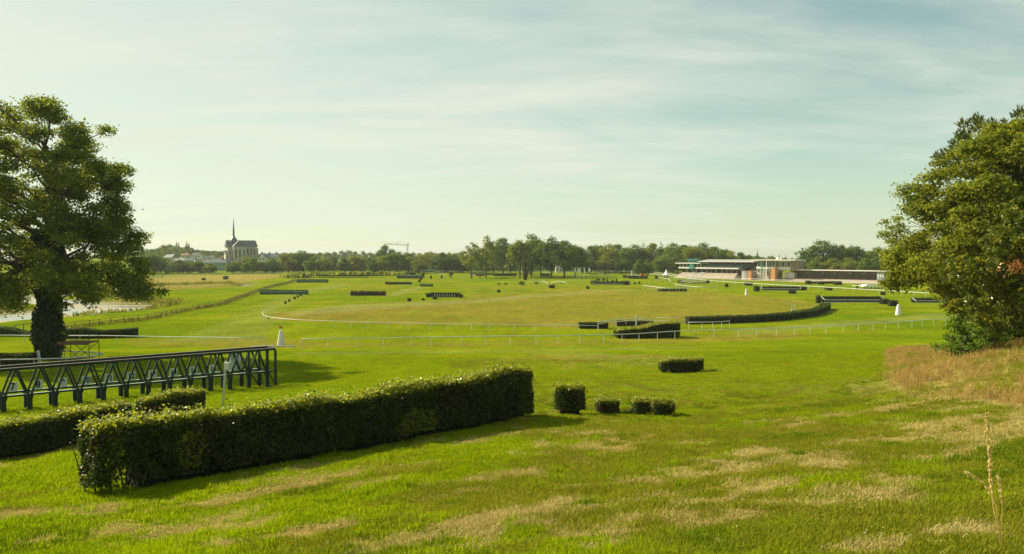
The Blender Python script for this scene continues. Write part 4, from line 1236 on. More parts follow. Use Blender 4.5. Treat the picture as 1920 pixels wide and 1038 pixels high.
# hedges of the course
A, B = world_line((1157, 633), (1274, 631), 0.8)
hedge("sloping_hedge", "clipped hedge with a swept-up end standing behind the long white rail", "hedge", A, B, 2.2, [(0,1.28),(0.35,1.5),(0.6,2.0),(0.8,2.25),(1,2.25)], 14000, 0.16, seed=131, mat="leaf_far_hedge", core=0.25, deep=0.06)
def course_hedge(label, pts, wid, h, n, leaf, seed, name="course_hedge"):
    g = smooth_path([at(*p) for p in pts], 6.0)
    rng = np.random.default_rng(seed)
    mid = g[len(g) // 2]
    root = empty(name, (mid[0], mid[1], g1(*mid)), label, "hedge")
    seg = np.diff(g, axis=0); ln = np.hypot(seg[:, 0], seg[:, 1])
    k = rng.choice(len(seg), n, p=ln / ln.sum()); t = rng.random(n)
    d = seg / ln[:, None]; pn = np.stack([-d[:, 1], d[:, 0]], 1)
    hf = np.interp(k + t, np.linspace(0, len(seg), len(h)), h) if isinstance(h, (list, tuple)) else np.full(n, h)
    face = rng.choice(3, n, p=[0.35, 0.325, 0.325])
    v = np.where(face == 0, rng.random(n) - 0.5, np.where(face == 1, -0.5, 0.5)) * wid
    w = np.where(face == 0, 1.0, rng.random(n)) * hf
    P2 = g[k] + seg[k] * t[:, None] + pn[k] * v[:, None]
    nr = np.zeros((n, 3)); nr[face == 0] = (0, 0, 1)
    sgn = np.where(face == 1, -1.0, np.where(face == 2, 1.0, 0.0)); nr[:, :2] += pn[k] * sgn[:, None]
    P = np.column_stack([P2, gz(P2[:, 0], P2[:, 1]) + w]) + nr * (rng.normal(size=(n, 1)) * 0.05)
    link("foliage", leaf_mesh("foliage", P - ORI[root.name], nr * 0.8 + rng.normal(size=(n, 3)) * 0.5 + np.array([0, 0, .2]), leaf * (0.7 + 0.7 * rng.random(n)), 0.65, [MATS["leaf_far_hedge"]], rng), root)
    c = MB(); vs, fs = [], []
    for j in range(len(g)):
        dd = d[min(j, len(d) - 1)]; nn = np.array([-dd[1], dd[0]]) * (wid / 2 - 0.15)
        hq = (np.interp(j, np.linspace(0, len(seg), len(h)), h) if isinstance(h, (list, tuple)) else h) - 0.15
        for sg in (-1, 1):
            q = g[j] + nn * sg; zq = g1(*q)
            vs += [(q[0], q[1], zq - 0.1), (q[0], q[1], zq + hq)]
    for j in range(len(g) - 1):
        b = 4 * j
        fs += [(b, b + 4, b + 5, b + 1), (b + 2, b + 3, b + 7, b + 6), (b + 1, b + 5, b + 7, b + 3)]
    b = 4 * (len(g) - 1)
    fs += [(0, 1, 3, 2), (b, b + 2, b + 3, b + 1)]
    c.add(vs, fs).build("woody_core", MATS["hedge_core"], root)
    return root
course_hedge("long curved hedge round the dry end of the infield", [(1288,606),(1340,605),(1420,602),(1480,597),(1520,591),(1545,582),(1550,577)], 1.6, [1.25,1.3,1.3,1.25], 16000, 0.2, 132)
course_hedge("dark hedge with a hump behind the ivy-clad trunk, below the wooden fence", [(128,633),(160,633),(200,632),(259,630)], 1.6, [1.35,1.4,1.05,1.15,1.3], 9000, 0.17, 133)
course_hedge("dark hedge running out of the frame behind the rail, river side of the ivy-clad trunk", [(-60,628),(20,628),(58,629)], 1.6, [1.3,1.3,1.2,0.4], 6000, 0.17, 134)
course_hedge("thick dark hedge beside the foot of the ivy-clad trunk", [(-80,690),(0,688),(62,687)], 1.6, 1.15, 9000, 0.13, 135)
# small clipped shrubs, all from a few shared meshes
SHR = []
for s in range(4):
    rng = np.random.default_rng(200 + s)
    sv = sample_block(rng, 520, 1.0, 1.0, lambda t: np.full(np.shape(t), 1.0), 0.15)
    P = np.stack([sv[0] - 0.5, sv[1], sv[2]], 1) + sv[4] * rng.normal(size=(520, 1)) * 0.05
    SHR.append((leaf_mesh("foliage", P, sv[4] * 0.8 + rng.normal(size=(520, 3)) * 0.5, 0.14, 0.7, [MATS["leaf_far_hedge"]], rng),
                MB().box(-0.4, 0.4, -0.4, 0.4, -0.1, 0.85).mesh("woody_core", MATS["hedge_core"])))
SCOUNT = [0]
def shrub(px, pyb, wpx, hpx, label, group=None, wdep=1.0):
    SCOUNT[0] += 1
    p = at(px, pyb)
    w, h = wpx / F * p[1], hpx / F * p[1]
    root = empty("course_shrub", (p[0], p[1] + w * 0.4, p[2]), label, "shrub", group, rz=random.uniform(-0.25, 0.25))
    root.scale = (w, w * wdep, h)
    f_, c_ = SHR[SCOUNT[0] % 4]
    link("foliage", f_, root); link("woody_core", c_, root)
    return root
GS = "small clipped marker shrubs on the course"
for a in [(767,563.5,6.5,5.5,"small clipped shrub, outermost of three before the black striped fence"),
          (793,562,5,4,"tiny clipped shrub, middle one of three before the black striped fence"),
          (815,560,7.5,5.5,"clipped shrub closest under the black striped fence"),
          (802,556,7,7.5,"clipped dark block at one end of the black striped fence"),
          (864,557,7,6.5,"pale-edged clipped block at the other end of the black striped fence"),
          (935,547,6,5,"lone small shrub on the open infield beyond the striped fence"),
          (1035,539,10,6,"clipped block of shrub below the central trees"),
          (1102,540.5,5,5,"small clipped cube alone in mid infield"),
          (1114,532,10,7,"clipped shrub at the near end of the railed mid-course fence"),
          (1174,533,13,7.5,"larger clipped shrub at the far end of the railed mid-course fence"),
          (1122,525,6,3.5,"flat clipped shrub behind the railed mid-course fence, below the banners"),
          (1132,525,5,3.5,"clipped shrub second along behind the railed mid-course fence"),
          (1139,526,3,4,"thin little shrub third along behind the railed mid-course fence"),
          (1149,527,4,3.5,"little shrub fourth along behind the railed mid-course fence"),
          (1156,527,3,5,"pointed little shrub last along behind the railed mid-course fence"),
          (1191,531.5,3.5,3.5,"tiny cube shrub between the railed fence and the curved white rail"),
          (1199,531,3,4.5,"leaning tiny shrub beside the start of the curved white rail"),
          (1363,537,6,6,"dark cube shrub on bright turf before the grandstand"),
          (1405,534,14,6,"pale low shrub with a dark end under the long white rail"),
          (1420,545,9,10,"clipped shrub at the stand end of the white-winged ditch fence"),
          (1507,543,11,7,"clipped shrub at the outer end of the white-winged ditch fence"),
          (1487,549.5,12,6.5,"clipped block standing free below the white-winged ditch fence"),
          (1535,567,7,14,"tall ragged shrub at the near end of the long ditch fence"),
          (1541,574,6,6,"small dark shrub at the tip of the long curved hedge"),
          (1661,569,14,10,"square clipped shrub at the outer end of the long ditch fence"),
          (1677,573,15,11,"bushy clipped shrub above the white stone cone"),
          (1657,552,8,6,"dark shrub on the long white rail above the ditch fence"),
          (1787,567,18,11,"pale clipped shrub at the end of the half-hidden ditch fence"),
          (1551,543,6,5,"first of two small cube shrubs under the long white rail"),
          (1558,543.5,6,5,"second of two small cube shrubs under the long white rail, next to the first"),
          (1517,531.5,9,6.5,"clipped shrub with a pointed top at the start of the fence below the terraces"),
          (1541,532,10,5,"middle clipped shrub of the fence below the terraces"),
          (1573,533,13,5.5,"last clipped shrub of the fence below the terraces"),
          (1276,529,8,4.5,"clipped shrub at the near end of the white humped bridge"),
          (1327,530,6,5.5,"clipped shrub at the far end of the white humped bridge"),
          (1190,521.5,6,4,"dark little shrub under the white panels"),
          (1213,521,4,3.5,"small dark shrub beside the orange truck"),
          (1231,522,5,4,"small dark shrub on the turf before the white tent"),
          (1180,521,5,4,"small dark shrub behind the far flat fence"),
          (762,515,5,4,"small dark shrub at the start of the distant fences"),
          (758,517,5,5,"dark ball shrub behind the skyline fence"),
          (793,519.5,5,7,"upright shrub ending the skyline fence"),
          (789,524,4,4.5,"small shrub below the end of the skyline fence"),
          (786,528,4,4.5,"small shrub next down the line from the skyline fence"),
          (808,521.5,3,4,"tiny shrub, first of three in a line on the plain turf"),
          (828,521,3,4,"tiny shrub, second of three in a line on the plain turf"),
          (845,519,4,4,"tiny shrub, third of three in a line on the plain turf"),
          (846,515,8,4.5,"square dark shrub farther off above the line of tiny shrubs"),
          (773,515.5,11,4,"flat dark hedge piece behind the skyline fence"),
          (535,569,3,6,"spindly shrub, closest of five leading to the wide green-boarded fence"),
          (542,564.5,3,5,"spindly shrub, second of five leading to the wide green-boarded fence"),
          (552,560,3.5,5,"spindly shrub, third of five leading to the wide green-boarded fence"),
          (558,556.5,3.5,4.5,"spindly shrub, fourth of five leading to the wide green-boarded fence"),
          (563.5,553.5,3.5,4,"spindly shrub, fifth of five, touching the wide green-boarded fence"),
          (381,524,6,4,"dark block on the dry meadow below the church, smaller of two"),
          (422,522.5,8,4.5,"dark block on the dry meadow below the church, larger of two")]:
    shrub(*a, group=GS)
def soft_bush(px, pyb, wpx, hpx, label):
    p = at(px, pyb); w, h = wpx / F * p[1], hpx / F * p[1]
    cr, tr = get_proto("dome", 5, "leaf_pale_far")
    root = empty("round_bush", p, label, "bush", "loose bushes under the central trees")
    root.scale = (w / 14, w / 14, h / 18)
    link("crown", cr, root); link("trunk", tr, root)
soft_bush(935, 533, 6, 5, "loose round bush, first of two on the dry grass before the central trees")
soft_bush(948, 533, 7, 5, "loose round bush, second of two on the dry grass before the central trees")
soft_bush(978, 534, 13, 10, "largest loose bush, below the ivy-thick central trunk")
soft_bush(1005, 532, 9, 6, "loose bush under the arched white rail")
# ------------------------------------------------------------------ starting gate
GA, GB = np.array([(2 - 960) / F * 45.0, 45.0]), np.array([(499 - 960) / F * 55.0, 55.0])
gd = (GB - GA) / np.linalg.norm(GB - GA)
bay = np.linalg.norm(GB - GA) / 12
gn = np.array([-gd[1], gd[0]])
zg0 = np.mean([atd(2, 771, 45)[2], atd(513, 722.5, 55.3)[2]])
gate = empty("starting_gate", (GA[0], GA[1], zg0), "long dark green steel starting gate with numbered stalls beside the ivy-clad tree", "starting gate", rz=math.atan2(gd[1], gd[0]))
DEP, HM, HT = 1.5, 1.04, 2.64
X0, X1 = -2 * bay, 12 * bay + 0.62
g0 = lambda x, y: g1(GA[0] + gd[0] * x + gn[0] * y, GA[1] + gd[1] * x + gn[1] * y) - zg0
tr_rng = random.Random(4)
for row, yy in (("front", 0.0), ("rear", DEP)):
    MB().box(X0, X1, yy - 0.07, yy + 0.07, HT - 0.14, HT).build("top_beam", MATS["gate_green"], gate, local=True)
    for k in range(-2, 13):
        xa, xb = k * bay, min((k + 1) * bay, X1)
        MB().box(xa + 0.02, xb - 0.02, yy - 0.085, yy + 0.085, HT + 0.003, HT + 0.03).build("top_plate", MATS["gate_worn"], gate, local=True)
    MB().box(X0, X1, yy - 0.06, yy + 0.06, HM - 0.10, HM).build("middle_beam", MATS["gate_green"], gate, local=True)
    for k in range(-2, 12):
        MB().box(k * bay + 0.12, (k + 1) * bay - 0.12, yy - 0.05, yy + 0.05, HM + 0.003, HM + 0.02).build("pale_strip", MATS["board_pale"], gate, local=True)  # pale strip along the top of the middle beam
    for k in range(-2, 13):
        x = k * bay
        m = MB()
        zb = g0(x, yy)
        m.add([(x - 0.20, yy - 0.09, HM - 0.12), (x + 0.20, yy - 0.09, HM - 0.12), (x + 0.20, yy + 0.09, HM - 0.12), (x - 0.20, yy + 0.09, HM - 0.12),
               (x - 0.13, yy - 0.09, HM - 0.34), (x + 0.13, yy - 0.09, HM - 0.34), (x + 0.13, yy + 0.09, HM - 0.34), (x - 0.13, yy + 0.09, HM - 0.34),
               (x - 0.13, yy - 0.09, zb - 0.1), (x + 0.13, yy - 0.09, zb - 0.1), (x + 0.13, yy + 0.09, zb - 0.1), (x - 0.13, yy + 0.09, zb - 0.1)],
              [(0,1,2,3),(0,4,5,1),(1,5,6,2),(2,6,7,3),(3,7,4,0),(4,8,9,5),(5,9,10,6),(6,10,11,7),(7,11,8,4),(8,11,10,9)])
        m.build("leg", MATS["gate_green"], gate, local=True)
        if k < 12:
            MB().bar((x + 0.09, yy, HM), (x + bay * 0.5 - 0.05, yy, HT - 0.1), 0.10, 0.12, (0, 1, 0)).build("brace", MATS["gate_green"], gate, local=True)
            MB().bar((x + bay - 0.09, yy, HM), (x + bay * 0.5 + 0.05, yy, HT - 0.1), 0.10, 0.17, (0, 1, 0)).build("brace", MATS["gate_green"], gate, local=True)
for k in range(-2, 13):
    MB().box(k * bay - 0.05, k * bay + 0.05, 0.06, DEP - 0.06, HM - 0.09, HM - 0.02).build("cross_tie", MATS["gate_green"], gate, local=True)
xe = 12 * bay
for x, y in ((xe, 0.0), (xe, DEP), (X1, 0.0), (X1, DEP), (xe - bay, 0.0)):
    MB().box(x - 0.07, x + 0.07, y - 0.088, y + 0.088, g0(x, y) - 0.1, HT - 0.143).build("end_post", MATS["gate_green"], gate, local=True)
MB().box(X1 - 0.06, X1 + 0.06, 0.088, DEP - 0.088, HT - 0.12, HT - 0.02).build("end_tie", MATS["gate_green"], gate, local=True)
MB().bar((X1, 0.1, g0(X1, 0) + 0.05), (X1, DEP, HM), 0.06, 0.06).build("end_brace", MATS["gate_green"], gate, local=True)
MB().bar((xe, 0.0, g0(xe, 0) + 0.05), (X1, 0.0, g0(X1, 0) + 0.10), 0.08, 0.08).build("skid", MATS["gate_green"], gate, local=True)
MB().bar((xe - bay + 0.1, 0.2, HM), (xe - bay + 1.0, 0.5, g0(xe, 0)), 0.07, 0.07).build("stay", MATS["gate_green"], gate, local=True)
MB().box(xe - bay - 0.75, xe - bay + 0.02, DEP + 0.10, DEP + 0.14, HM - 0.05, HT - 0.15).build("side_door", MATS["board_pale"], gate, local=True)
# number boards with their numerals, on the rear beam
def numeral(txt, size):
    cu = bpy.data.curves.new("numeral", 'FONT')
    cu.body = txt; cu.size = size; cu.align_x = 'CENTER'; cu.align_y = 'CENTER'; cu.extrude = 0.004; cu.offset = 0.016
    tmp = bpy.data.objects.new("numeral", cu)
    COL.objects.link(tmp)
    dg = bpy.context.evaluated_depsgraph_get()
    me = bpy.data.meshes.new_from_object(tmp.evaluated_get(dg))
    bpy.data.objects.remove(tmp); bpy.data.curves.remove(cu)
    me.materials.clear(); me.materials.append(MATS["ink"])
    return me
for k in range(-2, 10):
    num = k + 7
    x = (k + 0.5) * bay - 0.05
    bd = MB().box(-0.25, 0.25, -0.015, 0.015, 0, 0.54).build("number_board", MATS["board_pale"], gate, local=True)
    bd.location = (x, DEP - 0.12, HM + 0.03)
    nu = link("numeral", numeral(str(num), 0.52 if num < 10 else 0.44), bd)
    nu.rotation_euler = (math.pi / 2, 0, 0)
    nu.location = (0, -0.021, 0.27)
    nu.scale = (0.95, 1.15, 1)

# leaning white post with a box on it, before the gate
p = at(417, 756); p = atd(417, 745, 40.0); pz = g1(p[0], p[1])
wp = empty("marker_post", (p[0], p[1], pz), "leaning white post with a small white box on top, before the starting gate", "post")
top = atd(422, 676, 40.0) - np.array([p[0], p[1], pz]); top = np.array([top[0], 0.1, top[2]])
MB().bar((0, 0, -0.2), tuple(top), 0.09, 0.09, (0, 1, 0)).build("pole", MATS["weathered_white"], wp, local=True)
MB().box(top[0] - 0.02, top[0] + 0.24, -0.13, 0.13, top[2] - 0.44, top[2] - 0.06).build("box", MATS["white_plastic"], wp, local=True)
MB().box(top[0] + 0.24, top[0] + 0.28, -0.15, 0.15, top[2] - 0.47, top[2] - 0.02).build("box_lid", MATS["weathered_white"], wp, local=True)

# steel scaffold platform beside the tree
sc = at(146, 690); sb = np.array([(146 - 960) / F * 68, 68.0, 0]); sb[2] = g1(sb[0], sb[1])
sf = empty("scaffold_platform", sb, "small rusty scaffold platform with a ladder beside the ivy-clad tree", "platform")
hp = atd(146, 640, 68)[2] - sb[2]; ht = atd(146, 627, 68)[2] - sb[2]
for i, (x, y) in enumerate(((-1.25, -0.7), (1.25, -0.7), (-1.25, 0.9), (1.25, 0.9))):
    MB().tube([(x * 1.05, y, -0.2), (x, y, hp if x < 0 else ht + 0.35)], 0.035, 6).build("leg", MATS["steel_dark"], sf, local=True)
MB().box(-1.4, 1.25, -0.85, 1.0, hp - 0.06, hp + 0.05).build("deck", MATS["old_wood"], sf, local=True)
MB().box(-1.4, 1.25, -0.9, -0.86, hp - 0.16, hp + 0.14).build("toe_board", MATS["old_wood"], sf, local=True)
for y in (-0.7, 0.9):
    MB().tube([(-1.2, y, 0.15), (1.2, y, hp - 0.1)], 0.028, 5).build("cross_brace", MATS["steel_dark"], sf, local=True)
    MB().tube([(1.2, y + 0.04, 0.15), (-1.2, y + 0.04, hp - 0.1)], 0.028, 5).build("cross_brace", MATS["steel_dark"], sf, local=True)
ld = MB()
for x in (-1.0, -0.62):
    ld.tube([(x - 0.12, -1.2, 0), (x, -0.92, hp)], 0.025, 5)
for k in range(8):
    z = hp * (k + 0.6) / 8.6
    ld.tube([(-1.0 - 0.12 * (1 - z / hp), -1.2 + 0.28 * z / hp, z), (-0.62 - 0.12 * (1 - z / hp), -1.2 + 0.28 * z / hp, z)], 0.018, 5)
ld.build("ladder", MATS["steel_dark"], sf, local=True)

# white stone cones
def cone(px, pyb, hpx, wpx, label, red=False, rings=7):
    p = at(px, pyb); h, w = hpx / F * p[1], wpx / F * p[1]
    root = empty("stone_cone", p, label, "course marker", "white stone cones of the course")
    m = MB(); prof = []
    for k in range(rings):
        t = k / rings
        r0 = w / 2 * (1 - 0.62 * t ** 1.2); r1 = w / 2 * (1 - 0.62 * ((k + 1) / rings) ** 1.2)
        prof += [(r0 * 1.0, h * t + (0.02 if k else -0.1)), (r0 * 0.955, h * (t + 0.93 / rings))]
    prof += [(prof[-1][0] * 0.6, h * 1.02)]
    m.tube([(0, 0, z) for r, z in prof], [r for r, z in prof], 14)
    m.build("body", MATS["white_stone"], root, local=True)
    if red:
        MB().tube([(0, 0, h), (0, 0, h * 1.22)], 0.04, 6).build("stem", MATS["weathered_white"], root, local=True)
        MB().box(-0.2, 0.2, -0.1, 0.1, h * 1.20, h * 1.20 + 0.22).build("red_cap", MATS["red_paint"], root, local=True)
    return root
cone(527, 645.5, 27, 14.5, "white stone cone with a red cap beside the broken rail", True)
cone(1399.5, 552, 12, 5.5, "slim white stone cone alone on the far edge of the dry infield")
cone(1684.5, 589, 19, 11, "banded white stone cone under the drooping branches")
cone(72, 683, 27, 10, "white stone cone half hidden at the foot of the ivy-clad trunk")
# orange cone, white winning post, small white frame
p = at(1256, 608)
oc = empty("traffic_cone", p, "small orange cone in front of the grey gate rail", "cone")
MB().tube([(0, 0, 0.04), (0, 0, 0.75)], [0.26, 0.09], 10).build("body", MATS["orange_plastic"], oc, local=True)
MB().box(-0.3, 0.3, -0.3, 0.3, -0.05, 0.04).build("foot", MATS["orange_plastic"], oc, local=True)
p = at(1193, 611); h = 20 / F * p[1]
wpst = empty("white_post", p, "tall white post with a square head at the brown brush fence", "post")
MB().box(-0.09, 0.09, -0.09, 0.09, -0.2, h - 0.3).build("shaft", MATS["white_plastic"], wpst, local=True)
MB().box(-0.17, 0.17, -0.17, 0.17, h - 0.3, h).build("head", MATS["white_plastic"], wpst, local=True)
MB().box(-0.35, 0.35, -0.2, 0.2, -0.05, 0.12).build("foot", MATS["weathered_white"], wpst, local=True)
p = at(1485, 583.5); m_ = p[1] / F
wf = empty("metal_stand", p, "thin white metal frame with a bent leg inside the long curved hedge", "frame")
MB().tube([(-1.5 * m_, 0, 14 * m_), (4.5 * m_, 0, 14 * m_)], 0.06, 6).build("top_bar", MATS["white_plastic"], wf, local=True)
MB().tube([(-1.5 * m_, 0, 3.5 * m_), (4.5 * m_, 0, 3.5 * m_)], 0.05, 6).build("lower_bar", MATS["white_plastic"], wf, local=True)
MB().tube([(4.5 * m_, 0, 0), (4.5 * m_, 0, 14 * m_)], 0.05, 6).build("leg", MATS["white_plastic"], wf, local=True)
MB().tube([(-5 * m_, -1.2, 0), (-1.5 * m_, 0, 4 * m_), (-1.5 * m_, 0, 14 * m_)], 0.05, 6).build("leg", MATS["white_plastic"], wf, local=True)
for px, pyb, hp_, lab in ((656, 553, 10, "thin white post at the end of the brown birch fence"), (863, 554, 10, "thin white post behind the end of the striped fence"), (751, 542, 5, "short white post on the pale track before the flat brush fence"), (1742, 727, 18, "thin pale stake at the foot of the dry bank"), (1088, 517, 5, "short white post beside the banners' rail")):
    p = at(px, pyb); h = hp_ / F * p[1]
    r_ = empty("thin_post", p, lab, "post")
    MB().tube([(0, 0, -0.2), (0.02, 0, h)], max(0.018, min(0.07, p[1] / 3200)), 6).build("shaft", MATS["weathered_white" if px < 1700 else "grass_dry"], r_, local=True)
    MB().tube([(0.02, 0, h), (0.02, 0, h + 0.05)], max(0.022, min(0.09, p[1] / 2600)), 6).build("cap", MATS["white_plastic"], r_, local=True)
# fallen pole at the corner of the bank
a_, b_ = at(1690, 658), at(1738, 656)
fp = empty("fallen_pole", a_, "pale pole resting level at the corner of the dry bank", "pole")
MB().tube([a_ + np.array([0, 0, .38]), b_ + np.array([0, 0, .42])], 0.03, 6).build("shaft", MATS["old_wood"], fp)
MB().tube([a_ + (b_ - a_) * .5 + np.array([0, 0, -.1]), a_ + (b_ - a_) * .5 + np.array([0, 0, .4])], 0.03, 6).build("prop", MATS["old_wood"], fp)

# ------------------------------------------------------------------ things around the far end of the course
def box_part(root, nm, mat, *b):
    return MB().box(*b).build(nm, MATS[mat], root, local=True)
# the humped bridge with white arched sides
p = at(1302, 530); m_ = p[1] / F
br = empty("humped_bridge", p, "white humped wooden bridge over a dark ditch before the grandstand", "bridge")
arch = lambda t: (3.0 + 3.6 * math.sin(math.pi * t)) * m_
pts = [(-26 + 46 * k / 10) for k in range(11)]
for y in (-1.6, 1.6):
    MB().tube([(x * m_, y, arch(k / 10)) for k, x in enumerate(pts)], 0.16, 6).build("arched_rail", MATS["white_plastic"], br, local=True)
for k in range(0, 11, 2):
    for y in (-1.6, 1.6):
        box_part(br, "post", "weathered_white", pts[k] * m_ - 0.06, pts[k] * m_ + 0.06, y - 0.06, y + 0.06, -0.2, arch(k / 10))
dk = MB()
for k in range(10):
    dk.add([(pts[k] * m_, -1.5, arch(k / 10) - 1.1), (pts[k + 1] * m_, -1.5, arch((k + 1) / 10) - 1.1), (pts[k + 1] * m_, 1.5, arch((k + 1) / 10) - 1.1), (pts[k] * m_, 1.5, arch(k / 10) - 1.1),
            (pts[k] * m_, -1.5, arch(k / 10) - 1.3), (pts[k + 1] * m_, -1.5, arch((k + 1) / 10) - 1.3), (pts[k + 1] * m_, 1.5, arch((k + 1) / 10) - 1.3), (pts[k] * m_, 1.5, arch(k / 10) - 1.3)],
           [(0,1,2,3),(7,6,5,4),(0,4,5,1),(2,6,7,3)])
dk.build("deck", MATS["concrete_grey"], br, local=True)
box_part(br, "ditch_face", "black_board", -26 * m_, 22 * m_, -0.4, 0.4, -0.3, 0.35)
# covered white tables by the end pavilion
p = at(1630, 540); m_ = p[1] / F
ct = empty("covered_stack", p, "stack of white boards on short legs on the turf below the pavilion", "board stack")
MB().add([(-15*m_, -2, 4.2*m_), (22*m_, -2, 4.2*m_), (22*m_, 3, 4.6*m_), (-15*m_, 3, 4.6*m_), (-8*m_, -1.5, 8*m_), (0, -1.5, 8*m_), (2*m_, 2.5, 7.5*m_), (-8*m_, 2.5, 7.5*m_)],
         [(0,1,5,4),(1,2,6,5),(2,3,7,6),(3,0,4,7),(4,5,6,7),(3,2,1,0)]).build("white_boards", MATS["canvas_white"], ct, local=True)
for k in range(6):
    box_part(ct, "leg", "dark_wood", (-13 + 6.6 * k) * m_ - 0.15, (-13 + 6.6 * k) * m_ + 0.15, -1.6, -1.3, -0.2, 4.2 * m_)
box_part(ct, "loose_board", "canvas_white", -30 * m_, -17 * m_, -1, 1.5, 5.2 * m_, 5.8 * m_)
box_part(ct, "loose_board_prop", "dark_wood", -24 * m_, -22 * m_, -0.3, 0.3, -0.2, 5.2 * m_)
# feather banners on white poles
for k, (px, w) in enumerate(((1077.5, 2.0), (1083, 2.0), (1086.5, 2.0), (1095, 2.0), (1103, 4.0))):
    p = at(px, 525.5); m_ = p[1] / F
    r_ = empty("feather_banner", p, ["white feather banner, first of five in front of the far wood", "white feather banner, second of five in front of the far wood", "white feather banner, third of five in front of the far wood",
               "white feather banner, fourth of five, standing apart", "widest white feather banner, fifth of five in front of the far wood"][k], "banner", "white banners in a row")
    MB().tube([(0, 0, -0.2), (0, 0, 24 * m_)], 0.06, 6).build("pole", MATS["weathered_white"], r_, local=True)
    MB().add([(0.05, -0.02, 15.5*m_), (w*m_*0.2+0.05, -0.02, 24*m_), (w*m_, -0.10, 19.5*m_), (w*m_*0.95, -0.12, 15.8*m_), (0.05, 0.02, 15.5*m_), (w*m_*0.2+0.05, 0.02, 24*m_), (w*m_, -0.06, 19.5*m_), (w*m_*0.95, -0.08, 15.8*m_)],
             [(0,3,2,1),(4,5,6,7),(0,1,5,4),(1,2,6,5),(2,3,7,6),(3,0,4,7)]).build("cloth", MATS["banner_white"], r_, local=True)
# white panels, orange truck
p = at(1191, 520); m_ = p[1] / F
pn_ = empty("white_panel_stand", p, "row of white panels with a mast near the two clipped trees", "stand")
for k in range(4):
    box_part(pn_, "panel", "white_wall", (-14 + 6 * k) * m_, (-9 + 6 * k) * m_, -0.2, 0.2, 0.5 * m_, 4.4 * m_)
    box_part(pn_, "foot", "weathered_white", (-12 + 6 * k) * m_, (-11 + 6 * k) * m_, -0.8, 0.8, -0.2, 0.5 * m_)
MB().tube([(-6 * m_, 0.6, -0.2), (-6 * m_, 0.6, 12 * m_)], 0.22, 6).build("mast", MATS["white_wall"], pn_, local=True)
p = at(1204, 518.5); m_ = p[1] / F
tk_ = empty("orange_truck", p, "small orange and white truck beyond the white panels", "truck")
box_part(tk_, "body", "orange_plastic", -2.5 * m_, 9 * m_, -1, 1, 0.9 * m_, 3.2 * m_)
box_part(tk_, "cab", "orange_plastic", -3.5 * m_, 1.5 * m_, -1, 1, 1.0 * m_, 4.9 * m_)
box_part(tk_, "window", "window_glass", -3.0 * m_, 1.0 * m_, -1.05, -1.0, 3.2 * m_, 4.5 * m_)
for k in (-1.5, 6.5):
    MB().tube([(k * m_, -1.15, 0.9 * m_), (k * m_, -0.8, 0.9 * m_)], 0.9 * m_, 12).build("wheel", MATS["ink"], tk_, local=True)
# peaked white tent
p = at(1249, 519); m_ = p[1] / F
tn = empty("peaked_tent", p, "small white peaked tent beside the grandstand", "tent")
t = MB()
prof = [(7.2, 0), (6.9, 0.4), (4.0, 3.2), (2.0, 6.5), (0.8, 9.5), (0.15, 11.5)]
t.tube([(0, 0, z * m_ + 0.8) for r, z in prof], [r * m_ for r, z in prof], 4)
t.build("roof", MATS["canvas_white"], tn, local=True)
box_part(tn, "side_wall", "void_dark", -4.4 * m_, 4.4 * m_, -4.4 * m_, 4.4 * m_, -0.3, 0.79)
MB().tube([(0, 0, 12 * m_), (0, 0, 14.5 * m_)], 0.09, 6).build("finial", MATS["weathered_white"], tn, local=True)
# goal-like camera gantry in the far field
p = at(803, 514); m_ = p[1] / F
gt = empty("goal_screen", p, "pale green frame like a goal in front of the far trees", "frame")
for x in (-13.5, 13.5):
    MB().tube([(x * m_, 0, -0.2), (x * m_, 0, 9.5 * m_)], 0.10, 6).build("upright", MATS["weathered_white"], gt, local=True)
box_part(gt, "crossbar", "fence_pale_green", -13.5 * m_, 13.5 * m_, -0.12, 0.12, 6.6 * m_, 7.6 * m_)
box_part(gt, "screen", "fence_green", -13.2 * m_, 13.2 * m_, -0.06, 0.06, 3.2 * m_, 5.4 * m_)
p = at(800, 515); m_ = p[1] / F
for (px, py, w, lab) in ((812, 514.5, 10, "white trestle table before the goal-like frame"), (828, 516, 14, "pale low trestle beside the square dark shrub"), (887, 517.5, 20, "white trestle behind the first central trunk"),
                         (905, 515, 18, "white trestle between the central trunks"), (1025, 514, 12, "pale trestle behind the paired central trunks"), (1127, 516, 10, "white trestle below the banners"), (945, 514, 14, "pale trestle left of the ivy-thick trunk")):
    p = at(px, py); m_ = p[1] / F
    r_ = empty("trestle", p, lab, "trestle")
    box_part(r_, "top", "white_wall", -w / 2 * m_, w / 2 * m_, -0.5, 0.5, 1.6 * m_, 2.4 * m_)
    for x in (-0.42, 0.42):
        box_part(r_, "leg", "weathered_white", (x * w) * m_ - 0.1, (x * w) * m_ + 0.1, -0.45, 0.45, -0.2, 1.6 * m_)
# tower crane on the skyline
cr_ = atd(764, 475, 1100.0)
cz = g1(cr_[0], cr_[1])
cn = empty("tower_crane", (cr_[0], cr_[1], cz), "thin tower crane with a long jib above the far trees", "crane")
m_ = 1100 / F
zt = atd(764, 460, 1100)[2] - cz
def lattice(mb, a, b, w, nseg):
    a, b = Vector(a), Vector(b)
    d = (b - a)
    u = Vector((0, 0, 1)) if abs(d.normalized().z) < 0.9 else Vector((1, 0, 0))
    s1 = d.cross(u).normalized() * w; s2 = s1.cross(d).normalized() * w
    for q in (s1 + s2, s1 - s2, -s1 + s2, -s1 - s2):
        mb.bar(a + q, b + q, 0.3, 0.3)
    for k in range(nseg):
        p0, p1 = a + d * (k / nseg), a + d * ((k + 1) / nseg)
        mb.bar(p0 + s1 + s2, p1 - s1 + s2, 0.18, 0.18); mb.bar(p0 + s1 - s2, p1 + s1 + s2, 0.18, 0.18)
    return mb
